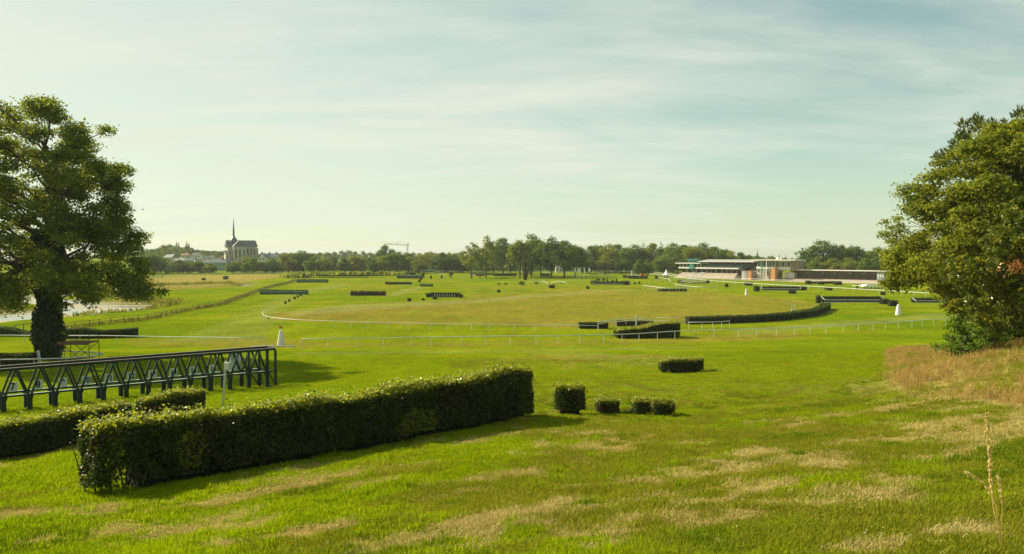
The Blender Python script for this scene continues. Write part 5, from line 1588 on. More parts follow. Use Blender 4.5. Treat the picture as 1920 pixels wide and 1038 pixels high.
lattice(MB(), (0, 0, -1), (0, 0, zt), 0.8, 14).build("mast", MATS["steel_dark"], cn, local=True)
lattice(MB(), (-43 * m_, 0, zt + 1.5), (4 * m_, 0, zt), 0.55, 24).build("jib", MATS["steel_dark"], cn, local=True)
MB().bar((0, 0, zt), (2 * m_, 0, zt + 5 * m_), 0.5, 0.5).build("apex", MATS["steel_dark"], cn, local=True)
MB().bar((-19 * m_, 0, zt + 0.8), (-19 * m_, 0, zt + 6 * m_), 0.35, 0.35).build("king_post", MATS["steel_dark"], cn, local=True)
MB().tube([(2 * m_, 0, zt + 5 * m_), (-19 * m_, 0, zt + 6 * m_), (-36 * m_, 0, zt + 2)], 0.1, 5).build("tie_cable", MATS["steel_dark"], cn, local=True)
# ------------------------------------------------------------------ grandstand, tower and pavilion
SP0, SP1 = np.array([89.4, 432.0]), np.array([166.5, 345.0])
sdir = (SP1 - SP0) / np.linalg.norm(SP1 - SP0)
sang = math.atan2(sdir[1], sdir[0])
def s_of(px):
    """distance along the stand's front line that the photo shows at column px"""
    r = (px - 960) / F
    t = (r * SP0[1] - SP0[0]) / (sdir[0] - r * sdir[1])
    return t
def z_of(px, py):
    t = s_of(px); Y = SP0[1] + sdir[1] * t
    return atd(px, py, Y)[2]
def stand_root(name, px, label, cat):
    s = s_of(px); q = SP0 + sdir * s
    return empty(name, (q[0], q[1], 0), label, cat, rz=sang), s
def bp_(root, nm, mat, *b):
    return MB().box(*b).build(nm, MATS[mat], root, local=True)
gs, s0 = stand_root("grandstand", 1272, "low grandstand with blue-grey tiers under a long flat roof", "grandstand")
x = lambda px: s_of(px) - s0
# stepped concrete terrace
nst = 7
for k in range(nst):
    z0 = 2.6 * k / nst
    bp_(gs, "terrace_step", "concrete_step", x(1264) + 0.2 * k, x(1376) - 0.2 * k, k * 0.9, 8.0, z0 if k else -0.3, 2.6 * (k + 1) / nst)
for px in (1291, 1306):
    MB().add([(x(px) - 1.6, -0.2, 0.0), (x(px) + 1.6, -0.2, 0.0), (x(px) + 1.6, 6.5, 3.1), (x(px) - 1.6, 6.5, 3.1), (x(px) - 1.6, -0.2, -0.3), (x(px) + 1.6, -0.2, -0.3), (x(px) + 1.6, 6.5, -0.3), (x(px) - 1.6, 6.5, -0.3)],
             [(0,1,2,3),(0,4,5,1),(1,5,6,2),(2,6,7,3),(3,7,4,0)]).build("stair", MATS["concrete_grey"], gs, local=True)
bp_(gs, "undercroft_wall", "void_dark", x(1274), x(1388), 8.5, 9.0, 0, 5.2)
for k in range(12):
    xx = x(1276) + (x(1380) - x(1276)) * k / 11
    bp_(gs, "column", "concrete_grey", xx - 0.22, xx + 0.22, 6.2, 6.6, 2.4, 4.9)
for k in range(7):
    xx = x(1280) + (x(1372) - x(1280)) * (k + 0.3) / 7
    bp_(gs, "door", "brown_wall", xx, xx + 1.6, 8.38, 8.48, 2.6, 4.6)
# balcony fascia and the raked upper tier
bp_(gs, "balcony_fascia", "white_wall", x(1262), x(1376), 5.0, 5.4, 4.85, 5.65)
for k in range(6):
    bp_(gs, "seat_row", "seat_blue", x(1306), x(1379) + 0.3 * k, 5.5 + k * 0.95, 11.5, 4.9 + 0.42 * k, 5.3 + 0.42 * (k + 1))
bp_(gs, "rear_wall", "void_dark", x(1304), x(1398), 11.6, 12.0, 4.9, 9.0)
for k in range(9):
    xx = x(1308) + (x(1392) - x(1308)) * k / 8
    bp_(gs, "roof_post", "white_wall", xx - 0.12, xx + 0.12, 9.8, 10.05, 6.5, 8.95)
MB().add([(x(1301), 3.6, 8.55), (x(1407), 3.6, 8.55), (x(1407), 13.0, 9.6), (x(1301), 13.0, 9.6), (x(1301), 3.6, 9.05), (x(1407), 3.6, 9.05), (x(1407), 13.0, 9.95), (x(1301), 13.0, 9.95)],
         [(3,2,1,0),(4,5,6,7),(0,1,5,4),(1,2,6,5),(2,3,7,6),(3,0,4,7)]).build("main_roof", MATS["roof_grey"], gs, local=True)
bp_(gs, "roof_edge", "white_wall", x(1302), x(1406), 3.45, 3.59, 8.62, 9.0)
bp_(gs, "wing_roof", "white_wall", x(1257), x(1304), 4.2, 11, 7.55, 8.0)
bp_(gs, "wing_glazing", "window_glass", x(1264), x(1303), 7.2, 7.4, 5.7, 7.5)
for k in range(7):
    xx = x(1264) + (x(1303) - x(1264)) * k / 6
    bp_(gs, "wing_post", "white_wall", xx - 0.14, xx + 0.14, 5.3, 5.55, 5.66, 7.54)
for px0, px1, z0, z1, nm, mt in ((1281, 1297, 8.01, 9.9, "lookout_box", "teal_paint"), (1277, 1300, 9.9, 10.25, "lookout_roof", "teal_paint"), (1283, 1291, 4.6, 7.5, "lookout_stair", "teal_paint")):
    bp_(gs, nm, mt, x(px0), x(px1), 4.6 if nm != "lookout_stair" else 4.5, 8.0 if nm != "lookout_stair" else 4.98, z0, z1)
bp_(gs, "lookout_window", "window_glass", x(1282.5), x(1295.5), 4.52, 4.59, 8.5, 9.6)
MB().add([(x(1372), 5.0, 4.9), (x(1400), 5.0, 8.2), (x(1404), 5.0, 7.4), (x(1378), 5.0, 3.9), (x(1372), 9.0, 4.9), (x(1400), 9.0, 8.2), (x(1404), 9.0, 7.4), (x(1378), 9.0, 3.9)],
         [(0,1,2,3),(7,6,5,4),(0,4,5,1),(1,5,6,2),(2,6,7,3),(3,7,4,0)]).build("raked_end", MATS["void_dark"], gs, local=True)
# stone drum beside it
dr, s0 = stand_root("stone_drum", 1399, "round dark stone drum wall between the grandstand and the glazed tower", "wall")
t = MB(); t.tube([(0, 4.2, -0.3), (0, 4.2, 3.6), (0, 4.2, 3.8)], [4.4, 4.4, 4.2], 28); t.build("drum_wall", MATS["concrete_grey"], dr, local=True)
t = MB(); t.tube([(0, 4.2, 3.8), (0, 4.2, 4.05)], [4.55, 4.55], 28); t.build("coping", MATS["concrete"], dr, local=True)
oc_, s0 = stand_root("ochre_pier", 1407.5, "short ochre pier in front of the stone drum", "pier")
bp_(oc_, "shaft", "ochre_wall", -0.9, 0.9, -1.0, 0.4, -0.3, 4.1)
bp_(oc_, "cap", "ochre_wall", -1.0, 1.0, -1.1, 0.5, 4.103, 4.3)
bw, s0 = stand_root("back_wall", 1403, "grey low block behind the stone drum and the grandstand's end", "building")
bp_(bw, "wall", "concrete_grey", -4.5, 7.5, 10, 16, 0, 5.9)
bp_(bw, "roof", "roof_grey", -4.8, 7.8, 9.7, 16.3, 5.903, 6.2)
# glazed tower
tw, s0 = stand_root("glazed_tower", 1412, "white and glass judges' tower with an oversailing flat roof", "building")
x = lambda px: s_of(px) - s0
bp_(tw, "base_block", "concrete", x(1417), x(1450), 1.2, 9, -0.3, 3.3)
for k in range(5):
    bp_(tw, "base_band", "concrete_step", x(1416.6), x(1450.4), 1.0, 1.197, 0.15 + 0.62 * k, 0.62 + 0.62 * k)
bp_(tw, "core", "white_wall", x(1417.2), x(1451), 1.4, 9, 3.303, 9.3)
bp_(tw, "white_band", "white_wall", x(1416), x(1452), 0.9, 1.397, 5.35, 6.35)
for k in range(6):
    xa = x(1417.5) + (x(1451) - x(1417.5)) * k / 6; xb = x(1417.5) + (x(1451) - x(1417.5)) * (k + 1) / 6
    f_ = bp_(tw, "window", "white_wall", xa + 0.05, xb - 0.05, 1.25, 1.397, 6.4, 9.2)
    bp_(f_, "pane", "window_glass", xa + 0.22, xb - 0.22, 1.15, 1.247, 6.55, 9.05)
    if k not in (2,):
        f_ = bp_(tw, "window", "white_wall", xa + 0.05, xb - 0.05, 1.2, 1.397, 3.5, 5.3)
        bp_(f_, "pane", "window_glass", xa + 0.3, xb - 0.3, 1.1, 1.197, 3.7, 4.3)
        bp_(f_, "pane", "window_glass", xa + 0.3, xb - 0.3, 1.1, 1.197, 4.5, 5.1)
for px in (1429, 1438):
    bp_(tw, "mast_post", "teal_paint" if px < 1430 else "white_wall", x(px) - 0.16, x(px) + 0.16, -0.6, -0.25, -0.3, 9.6)
MB().add([(x(1427), -0.5, 4.2), (x(1440), -0.5, 4.2), (x(1437), -0.5, 2.4), (x(1427), 1.2, 4.2), (x(1440), 1.2, 4.2), (x(1437), 1.2, 2.4)], [(0,2,1),(3,4,5),(0,1,4,3),(1,2,5,4),(2,0,3,5)]).build("bay_soffit", MATS["concrete_grey"], tw, local=True)
bp_(tw, "flat_roof", "white_wall", x(1409), x(1492), -0.9, 10, 9.6, 10.05)
bp_(tw, "roof_vent", "white_wall", x(1449), x(1453), 3, 5, 10.06, 11.2)
bp_(tw, "roof_vent", "white_wall", x(1456), x(1458), 3, 4.5, 10.06, 10.9)
bp_(tw, "glazed_wing", "white_wall", x(1452), x(1478), 2.0, 9, 4.9, 9.55)
for k in range(5):
    xa = x(1452) + (x(1478) - x(1452)) * k / 5; xb = x(1452) + (x(1478) - x(1452)) * (k + 1) / 5
    bp_(tw, "wing_pane", "pale_glass" if k % 2 else "window_glass", xa + 0.15, xb - 0.15, 1.85, 1.997, 6.5, 8.9)
bp_(tw, "brown_block", "brown_wall", x(1478), x(1491), 2.2, 9.2, 4.5, 9.55)
bp_(tw, "ochre_wall", "ochre_wall", x(1449), x(1457), -1.8, 0.6, -0.3, 5.9)
# long pavilion
pv, s0 = stand_root("pavilion", 1456, "long low pavilion with a white roof edge above a sloping concrete terrace", "pavilion")
x = lambda px: s_of(px) - s0
for k in range(6):
    bp_(pv, "terrace_step", "concrete_step", x(1462), x(1648), k * 1.0, 7.5, -0.3 if k == 0 else 1.3 * k / 6, 1.3 * (k + 1) / 6)
bp_(pv, "rear_wall", "brown_wall", x(1470), x(1642), 9.5, 10, 0, 4.7)
bp_(pv, "stair_ramp", "white_wall", x(1463), x(1480), 4.5, 7.4, 1.302, 3.6)
for k in range(34):
    xx = x(1480) + (x(1640) - x(1480)) * k / 33
    bp_(pv, "post", "concrete_grey", xx - 0.16, xx + 0.16, 7.6, 7.95, 1.3, 4.75)
    if k < 33 and k % 3 != 1:
        bp_(pv, "counter", "brown_wall", xx + 0.25, xx + (x(1640) - x(1480)) / 33 - 0.25, 8.6, 8.8, 1.3, 2.9 + 0.6 * (k % 2))
    if k in (3, 9, 14, 20, 25, 29):
        bp_(pv, "notice", "white_wall", xx + 0.5, xx + 1.8, 8.45, 8.55, 3.3, 4.0)
bp_(pv, "roof", "roof_grey", x(1457), x(1657), 3.4, 10.6, 4.78, 5.15)
bp_(pv, "roof_edge", "white_wall", x(1456.5), x(1657.5), 3.15, 3.397, 4.8, 5.3)
bp_(pv, "end_kiosk", "seat_blue", x(1637), x(1652), 4.0, 9.0, -0.3, 4.77)
for k in range(3):
    bp_(pv, "kiosk_window", "white_wall", x(1638.5 + 4.2 * k), x(1641.5 + 4.2 * k), 3.9, 3.997, 2.5, 3.9)
bp_(pv, "terrace_front", "concrete_step", x(1380), x(1662), -6.0, -0.05, -0.3, 0.12)

# ------------------------------------------------------------------ church and town
CH = 650.0
mC = CH / F
cx_ = (455 - 960) / F * CH
czg = g1(cx_, CH)
ch = empty("church", (cx_, CH, czg), "tall stone church with a steep slate roof and a needle spire", "church", rz=0.5)
X = lambda px: (px - 455) * mC
Z = lambda py: atd(455, py, CH)[2] - czg
def gable(root, nm, mat, x0, x1, y0, y1, ze, zr, hip0=0.0, hip1=0.0):
    """ridge roof along x with optional hipped ends"""
    ym = (y0 + y1) / 2
    return MB().add([(x0, y0, ze), (x1, y0, ze), (x1, y1, ze), (x0, y1, ze), (x0 + hip0, ym, zr), (x1 - hip1, ym, zr)],
                    [(0,1,5,4),(2,3,4,5),(1,2,5),(3,0,4),(3,2,1,0)]).build(nm, MATS[mat], root, local=True)
bp_(ch, "nave_wall", "church_stone", X(428), X(481), 0, 11, -1, Z(463))
gable(ch, "nave_roof", "slate", X(426), X(483), -0.6, 11.6, Z(463) + 0.003, Z(451), 0.6, 1.0)
bp_(ch, "transept_wall", "church_stone", X(437), X(459), -6, -0.003, -1, Z(463))
tr_ = MB().add([(X(436), -6.5, Z(463) + .003), (X(460), -6.5, Z(463) + .003), (X(460), 5.5, Z(463) + .003), (X(436), 5.5, Z(463) + .003), (X(448), -3.5, Z(450.6)), (X(448), 5.4, Z(450.6))],
                [(0,1,4),(1,2,5,4),(2,3,5),(3,0,4,5),(3,2,1,0)])
tr_.build("transept_roof", MATS["slate"], ch, local=True)
for k in range(3):
    xa = X(440 + 7.2 * k)
    w_ = bp_(ch, "lancet_window", "church_glass", xa, xa + 1.3, -6.12, -6.003, Z(484), Z(469))
    bp_(w_, "mullion", "church_stone", xa + 0.58, xa + 0.72, -6.2, -6.123, Z(484), Z(469))
for px in (437, 444.2, 451.4, 458.6):
    bp_(ch, "buttress", "church_stone", X(px) - 0.5, X(px) + 0.5, -7.2, -6.003, -1, Z(466))
for px in (464, 470, 476):
    bp_(ch, "lancet_window", "church_glass", X(px) - 0.6, X(px) + 0.6, -0.12, -0.003, Z(478), Z(467))
for px in (461, 467, 473, 479, 482):
    bp_(ch, "buttress", "church_stone", X(px) - 0.45, X(px) + 0.45, -1.4, -0.003, -1, Z(465.5))
for px in (429.5, 434):
    bp_(ch, "buttress", "church_stone", X(px) - 0.5, X(px) + 0.5, -1.6, -0.003, -1, Z(466))
bp_(ch, "side_chapel", "church_stone", X(424), X(431), -3.0, 6, -1, Z(476))
gable(ch, "chapel_roof", "slate", X(423.4), X(431.6), -3.4, 6.4, Z(476) + .003, Z(470), 0.3, 0.3)
sp = MB()
sx = X(441.2)
sp.tube([(sx, 5.2, Z(455)), (sx, 5.2, Z(449)), (sx, 5.2, Z(444)), (sx, 5.2, Z(442))], [3.6, 2.7, 1.05, 0.85], 8)
sp.tube([(sx, 5.2, Z(442)), (sx, 5.2, Z(433))], [0.85, 0.8], 8)
sp.tube([(sx, 5.2, Z(433)), (sx, 5.2, Z(432)), (sx, 5.2, Z(412)), (sx, 5.2, Z(408))], [0.95, 0.75, 0.16, 0.05], 8)
sp.build("spire", MATS["slate"], ch, local=True)

def house(px0, px1, d, eave, ridge, label, wall="render_cream", roof="slate", depth=8.0, floors=2, nwin=3, hip=0.15, chim=1, turn=0.0, gable_front=False, group=None, name="town_house"):
    xm = (px0 + px1) / 2
    w = (px1 - px0) / F * d
    X0 = (xm - 960) / F * d
    zg_ = g1(X0, d) - 0.5
    ze, zr = atd(xm, eave, d)[2] - zg_, atd(xm, ridge, d)[2] - zg_
    r = empty(name, (X0, d, zg_), label, "house", group, rz=turn)
    bp_(r, "wall", wall, -w / 2, w / 2, 0, depth, -2, ze)
    if gable_front:
        rf = MB().add([(-w/2-.3, -.4, ze), (w/2+.3, -.4, ze), (w/2+.3, depth, ze), (-w/2-.3, depth, ze), (0, -.4, zr), (0, depth, zr)], [(1,2,5,4),(3,0,4,5),(2,3,5),(3,2,1,0)]).build("roof", MATS[roof], r, local=True)
        MB().add([(-w/2, -.02, ze), (w/2, -.02, ze), (0, -.02, zr - .3)], [(0,1,2)]).build("gable_wall", MATS[wall], r, local=True)
    else:
        rf = gable(r, "roof", roof, -w / 2 - 0.4, w / 2 + 0.4, -0.5, depth + 0.5, ze + 0.003, zr, w * hip, w * hip)
    for c in range(chim):
        xx = -w * 0.3 + c * w * 0.55
        bp_(rf, "chimney", "brick_red", xx - 0.5, xx + 0.5, depth * 0.45, depth * 0.55, ze + (zr - ze) * 0.5, zr + 1.1)
    for f_ in range(floors):
        z0 = ze - 2.6 - f_ * 3.0
        for k in range(nwin):
            xx = -w / 2 + w * (k + 0.5) / nwin
            wd = min(1.1, w / nwin * 0.45)
            wn_ = bp_(r, "window", "render_white", xx - wd / 2 - .12, xx + wd / 2 + .12, -0.10, -0.003, z0, z0 + 1.8)
            bp_(wn_, "pane", "window_glass", xx - wd / 2, xx + wd / 2, -0.16, -0.103, z0 + .12, z0 + 1.68)
    return r
house(379, 424, 610, 493, 486, "large teal-washed house with dormers below the church", "render_teal", "slate", 11, 3, 6, 0.12, 2)
house(366, 381, 625, 491.5, 486, "cream house with a sunlit hipped roof beside the teal-washed house", "render_cream", "slate", 9, 2, 3, 0.2, 1, turn=0.5)
house(328, 346, 640, 489, 484, "white-roofed low house above the bushy trees", "render_white", "roof_grey", 9, 2, 3, 0.2, 1, turn=0.4)
house(346, 362, 650, 488.5, 483, "cream terrace house with a dark roof, between two sunlit roofs", "render_cream", "slate", 8, 2, 3, 0.1, 1)
house(305, 324, 680, 483, 477, "slate-roofed house at the edge of the wooded hill", "render_cream", "slate", 9, 2, 3, 0.1, 1, turn=-0.3)
house(361, 375, 720, 478, 474, "pale house high up among the hill trees", "render_white", "slate", 8, 2, 3, 0.05, 2)
house(340, 353, 735, 478.5, 475, "small pinkish house high up beside the pale one", "render_cream", "brick_red", 8, 2, 2, 0.1, 1)
house(383, 400, 690, 484, 479.5, "grey slate house behind the teal-washed one", "render_cream", "slate", 8, 2, 3, 0.1, 1, turn=0.2)
house(404, 421, 675, 485.5, 481, "brick-gabled house crowding the church's chapel", "render_cream", "brick_red", 8, 2, 2, 0.1, 1, gable_front=True)
house(424, 433, 625, 489, 482, "tall narrow slate house in front of the church's chapel", "render_cream", "slate", 8, 3, 2, 0.1, 1, turn=0.3)
house(434, 448, 615, 495, 488.5, "low slate-roofed house at the church's feet", "render_white", "slate", 8, 2, 3, 0.1, 1, turn=0.35)
house(486, 497, 640, 483, 475, "white gabled house on the spire-less side of the church", "render_white", "slate", 9, 2, 2, 0.1, 1, gable_front=True)
house(497, 521, 650, 482, 475.5, "long blue-slated house past the white gable", "render_cream", "slate", 10, 2, 4, 0.08, 2)
house(276, 290, 660, 487, 480, "pale house half hidden behind the ivy-clad tree's outer leaves", "render_white", "slate", 9, 2, 3, 0.1, 1)
p = atd(1045, 505, 520)
house(1042, 1054, 540, 502, 498.5, "small white cabin in the wood behind the central trunks", "render_white", "slate", 5, 1, 2, 0.1, 0, name="wood_cabin")

# ------------------------------------------------------------------ trees of the middle distance and the far wood
ORD = "first second third fourth fifth sixth seventh eighth ninth tenth eleventh twelfth thirteenth fourteenth fifteenth sixteenth seventeenth eighteenth nineteenth twentieth".split()
ORD += ["twenty-" + q for q in ORD[:9]] + ["thirtieth"]
TONE = {"leaf_oak_far": "mid-green", "leaf_dark_far": "dark green", "leaf_pale_far": "yellow-green"}
GL = "trees along the river below the town"
LB = "bushy tree in the belt along the boundary rail below the town"
for px, top, w, d, k, mt in [(268,478,34,520,"bushy",0),(290,476,40,500,"bushy",1),(312,490,30,530,"bushy",0),(335,488,34,520,"bushy",1),(356,489,30,525,"bushy",0),(375,490,28,520,"bushy",0),
                             (394,494,20,515,"bushy",2),(436,491,20,520,"bushy",0),(460,482,34,540,"bushy",2),(476,485,30,520,"bushy",0),(499,490,22,530,"bushy",1),(512,488,24,520,"bushy",1),
                             (530,478,36,560,"bushy",2),(548,473,34,590,"round",0),(566,472,36,575,"round",1),(587,482,28,520,"bushy",0),(607,484,28,540,"bushy",2),(627,482,30,560,"bushy",1),
                             (645,485,24,525,"bushy",1),(664,479,38,545,"bushy",2),(684,481,26,565,"round",0),(702,487,24,520,"bushy",1),(722,478,32,550,"round",2),(745,474,44,530,"round",0),
                             (766,476,34,560,"round",1),(786,486,24,520,"bushy",2),(806,474,42,560,"round",2),(828,474,34,545,"bushy",1),(848,475,36,560,"round",0),(866,474,32,550,"bushy",1)]:
    mt = ["leaf_oak_far", "leaf_dark_far", "leaf_pale_far"][mt]
    far_tree(k, px, top, w, d, "%s tree, %s along the riverside belt counting from the ivy-clad tree" % (TONE[mt], ORD[NTREE[0]]), GL, mt)
far_tree("round", 723, 460, 24, 760, "round tree standing taller than the belt, beside the crane's jib", None, "leaf_dark_far")
# the clump standing in mid course
GC = "tall trees standing together in mid course"
far_tree("airy", 884, 452, 34, 425, "open-crowned tall tree at the outer end of the mid-course clump", GC, "leaf_pale_far", 2)
far_tree("airy", 911, 443, 38, 440, "tallest open-crowned tree of the mid-course clump", GC, "leaf_pale_far", 1)
far_tree("airy", 900, 470, 22, 430, "lower open tree between the two tall open-crowned ones", GC, "leaf_oak_far", 3)
far_tree("tall", 943, 447, 40, 500, "dense green tree behind the mid-course clump", GC, "leaf_oak_far", 2)
far_tree("tall", 975, 448, 40, 430, "yellowing tree with drooping boughs in the mid-course clump", GC, "leaf_pale_far", 3)
far_tree("round", 996, 442, 46, 450, "broadest domed tree of the mid-course clump", GC, "leaf_oak_far", 1)
far_tree("tall", 1034, 448, 38, 436, "tall dark tree next to the broadest domed one", GC, "leaf_dark_far", 1)
far_tree("tall", 1058, 452, 42, 432, "dark leafy tree at the banner end of the mid-course clump", GC, "leaf_oak_far", 2)
far_tree("tall", 1078, 458, 34, 445, "outermost dark tree of the mid-course clump, above the banners", GC, "leaf_dark_far", 3)
far_tree("tall", 1014, 452, 26, 440, "thin-trunked tree wedged between domed and dark ones", GC, "leaf_oak_far", 3)
# ivy column on the leaning trunk
p = at(985, 524); rng = np.random.default_rng(301); n = 900
iv = empty("ivy_smothered_tree", p, "thick ivy-smothered trunk under the yellowing mid-course tree", "tree trunk")
hz = rng.random(n) * 9.5; a = rng.random(n) * 6.28; rr = (0.6 + 1.5 * np.sin(np.clip(hz / 9.5, 0, 1) * 2.6)) * (0.7 + 0.3 * rng.random(n))
link("ivy", leaf_mesh("ivy", np.stack([rr * np.cos(a) , rr * np.sin(a), hz], 1), np.stack([np.cos(a), np.sin(a), 0.2 + 0 * a], 1) + rng.normal(size=(n, 3)) * .4, 0.6, 0.75, [MATS["leaf_ivy"]], rng), iv)
MB().tube([(0, 0, -0.5), (0, 0, 9)], [0.8, 0.5], 8).build("trunk", MATS["bark"], iv, local=True)
GW = "trees of the dense far wood"
LWD = "broadleaf tree in the dense wood behind the course"
k = 0
WOOD = [(1092,468,34,520),(1108,462,36,545),(1124,458,40,560),(1142,460,36,540),(1158,459,38,570),(1175,462,34,545),(1190,461,36,560),(1224,457,36,560),(1250,462,34,545),(1262,458,38,520),
                      (1282,460,40,510),(1300,459,38,500),(1318,458,40,515),(1338,463,36,505),(1356,466,34,520),(1372,473,30,510),(1388,474,30,505),(1402,477,26,520),(1102,484,30,505),(1135,482,30,510),(1165,483,28,508),
                      (1245,482,34,495),(1270,482,30,490),(925,462,30,530),(957,466,28,535),(905,476,26,540)]
for px, top, w, d in WOOD:
    mt = ("leaf_dark_far", "leaf_oak_far", "leaf_dark_far", "leaf_pale_far")[k % 4]
    far_tree(("round", "tall", "round")[k % 3], px, top, w, d, "%s tree of the dense far wood, %s along it counting from the church side" % (TONE[mt], ORD[sorted(q[0] for q in WOOD).index(px)]), GW, mt); k += 1
GK = "dark conifers above the far wood"
for px, top, w, d, lab in [(1207,455,26,590,"pointed conifer in the far wood behind the two clipped trees"), (1239,453,26,580,"taller pointed conifer in the far wood behind the tent"), (1134,457,20,610,"conifer tip in the far wood above the railed fence"),
                           (1420,468,12,560,"narrow spruce rising alone beside the glazed tower"), (1449,477,10,620,"small spruce tip over the tower roof, first of three"), (1461,476,10,620,"small spruce tip over the tower roof, second of three"),
                           (1473,478,11,620,"small spruce tip over the tower roof, third of three"), (1486,483,10,640,"low spruce tip beyond the tower roof's end")]:
    far_tree("conifer", px, top, w * 1.6, d, lab, GK, "leaf_dark_far", 1 + int(px) % 2)
for px, lab in ((1198, "first of two rounded clipped trees beside the white panels"), (1215, "second of two rounded clipped trees, closer to the tent")):
    far_tree("bushy", px, 487, 17, 470, lab, "rounded clipped trees", "leaf_oak_far", 2)
GP = "trees behind the pavilion"
for px, top, w, d, lab, kd, mt in [(1540,454,60,430,"broad dark tree, tallest behind the pavilion","round","leaf_dark_far"), (1578,460,26,440,"narrow rusty-topped tree between two broad ones behind the pavilion","tall","leaf_dark_far"),
                               (1604,459,42,430,"domed dark tree behind the middle of the pavilion","round","leaf_dark_far"), (1646,466,40,420,"leafy tree behind the pavilion's end, next to the drooping branches","round","leaf_oak_far"),
                               (1518,478,34,440,"lower green tree at the tower end of the pavilion","bushy","leaf_oak_far"), (1560,483,34,405,"yellow-green bush row tree just over the pavilion roof, first","bushy","leaf_pale_far"),
                               (1590,485,36,400,"yellow-green bush just over the pavilion roof, second","bushy","leaf_pale_far"), (1622,484,34,395,"green bush just over the pavilion roof, third","bushy","leaf_oak_far"), (1498,483,26,450,"bush between the tower's brown block and the tall trees","bushy","leaf_oak_far"),
                               (1534,484,30,410,"pale bush over the start of the pavilion roof","bushy","leaf_oak_far")]:
    far_tree(kd, px, top, w, d, lab, GP, mt)
GT = "columnar trees on the town hill"
for px, top, w, lab in ((331, 452.5, 5, "slim columnar tree on the hilltop, first of two pairs"), (335, 453.5, 5, "slim columnar tree beside the first on the hilltop"), (350, 452, 6, "slim columnar tree of the second hilltop pair"), (354, 455, 6, "shorter columnar tree of the second hilltop pair")):
    far_tree("poplar", px, top, w * 2.6, 940, lab, GT, "leaf_dark_far", 1)
# the wooded hill and the distant forest: read as masses, one object each
def wood_mass(name, label, spots, mat, seed):
    rng = np.random.default_rng(seed)
    Ps, Ns, Ss = [], [], []
    prot = [proto_tree("bushy", 40 + q)[:3] for q in range(3)]
    for i, (px, top, w, d) in enumerate(spots):
        X0 = (px - 960) / F * d; z0 = g1(X0, d); h = max(3, atd(px, top, d)[2] - z0); ww = w / F * d
        p_, n_, s_ = prot[i % 3]
        pick = rng.random(len(p_)) < 0.16
        a = rng.random() * 6.28; ca, sa = math.cos(a), math.sin(a)
        q = p_[pick] * np.array([ww / 14, ww / 14, h / 18]); m = n_[pick]
        Ps.append(np.stack([q[:, 0] * ca - q[:, 1] * sa + X0, q[:, 0] * sa + q[:, 1] * ca + d, q[:, 2] + z0], 1))
        Ns.append(np.stack([m[:, 0] * ca - m[:, 1] * sa, m[:, 0] * sa + m[:, 1] * ca, m[:, 2]], 1))
        Ss.append(np.full(pick.sum(), s_ * 2.0 * max(ww / 14, h / 18)))
    P, N_, S = np.vstack(Ps), np.vstack(Ns), np.concatenate(Ss)
    return tag(link(name, leaf_mesh(name, P, N_, S * (0.6 + 0.8 * rng.random(len(S))), 0.7, [MATS[mat]], rng)), label, kind="stuff")
rng = np.random.default_rng(55)
def crest(xs, ys):
    return lambda q: float(np.interp(q, xs, ys))
hill = crest([200,262,290,310,325,345,360,385,410,440,480,520], [476,470,466,458,459,462,464,468,470,466,474,478])
wood_mass("hillside_wood", "wooded hill behind the town", [(px, hill(px) + rng.uniform(0, 3), rng.uniform(16, 26), rng.uniform(900, 960)) for px in np.linspace(180, 530, 34)] +
          [(px, hill(px) + rng.uniform(6, 14), rng.uniform(14, 22), rng.uniform(780, 860)) for px in np.linspace(270, 470, 18)], "leaf_oak_far", 56)
far_c = crest([440,560,620,640,680,720,780,870,900,1000,1100,1200,1400,1500,1700,1800], [476,474,473,469.5,472,474,474,473,474,474,474,476,480,484,482,480])
wood_mass("distant_forest", "distant forest along the horizon", [(px, far_c(px) + rng.uniform(-1, 2.5), rng.uniform(16, 28), rng.uniform(1000, 1250)) for px in np.linspace(440, 1900, 110)], "leaf_oak_far", 57)
und = [(px, 499 + rng.uniform(-5, 3), rng.uniform(16, 26), rng.uniform(570, 600)) for px in np.linspace(1085, 1420, 30)] + [(px, 497 + rng.uniform(-4, 3), rng.uniform(16, 24), rng.uniform(575, 610)) for px in np.linspace(520, 1085, 44)]
wood_mass("undergrowth", "dark undergrowth beneath the far trees", und, "leaf_dark_far", 58)
# ------------------------------------------------------------------ grass: blades in tufts, instanced over the near slope (uncountable)
def tuft_mesh(seed, n, h, spread, width, mat, lean=0.5, seedhead=False):
    rng = np.random.default_rng(seed)
    V, Fq, Ft = [], [], []
    for k in range(n):
        a, r = rng.random() * 6.28, spread * math.sqrt(rng.random())
        x, y = r * math.cos(a), r * math.sin(a)
        hh = h * rng.uniform(0.45, 1.15)
        b = rng.random() * 6.28
        ln = lean * hh * rng.uniform(0.2, 1.0)
        dx, dy = math.cos(b) * ln, math.sin(b) * ln
        wx, wy = -math.sin(b) * width * 0.5, math.cos(b) * width * 0.5
        i = len(V)
        V += [(x - wx, y - wy, -0.02), (x + wx, y + wy, -0.02), (x + dx * .4 + wx * .8, y + dy * .4 + wy * .8, hh * .6), (x + dx * .4 - wx * .8, y + dy * .4 - wy * .8, hh * .6), (x + dx, y + dy, hh * 0.97)]
        Fq.append((i, i + 1, i + 2, i + 3)); Ft.append((i + 3, i + 2, i + 4))
        if seedhead and k % 2 == 0:
            i = len(V)
            tx, ty, tz = x + dx, y + dy, hh
            V += [(tx - wx * 1.8, ty - wy * 1.8, tz - h * .10), (tx + wx * 1.8, ty + wy * 1.8, tz - h * .10), (tx + dx * .25, ty + dy * .25, tz + h * .10), (tx - dx * .1, ty - dy * .1, tz - h * .2)]
            Fq.append((i, i + 3, i + 1, i + 2))
    return np_mesh("grass_tuft", np.array(V), np.array(Fq), np.array(Ft), mats=[MATS[mat]])
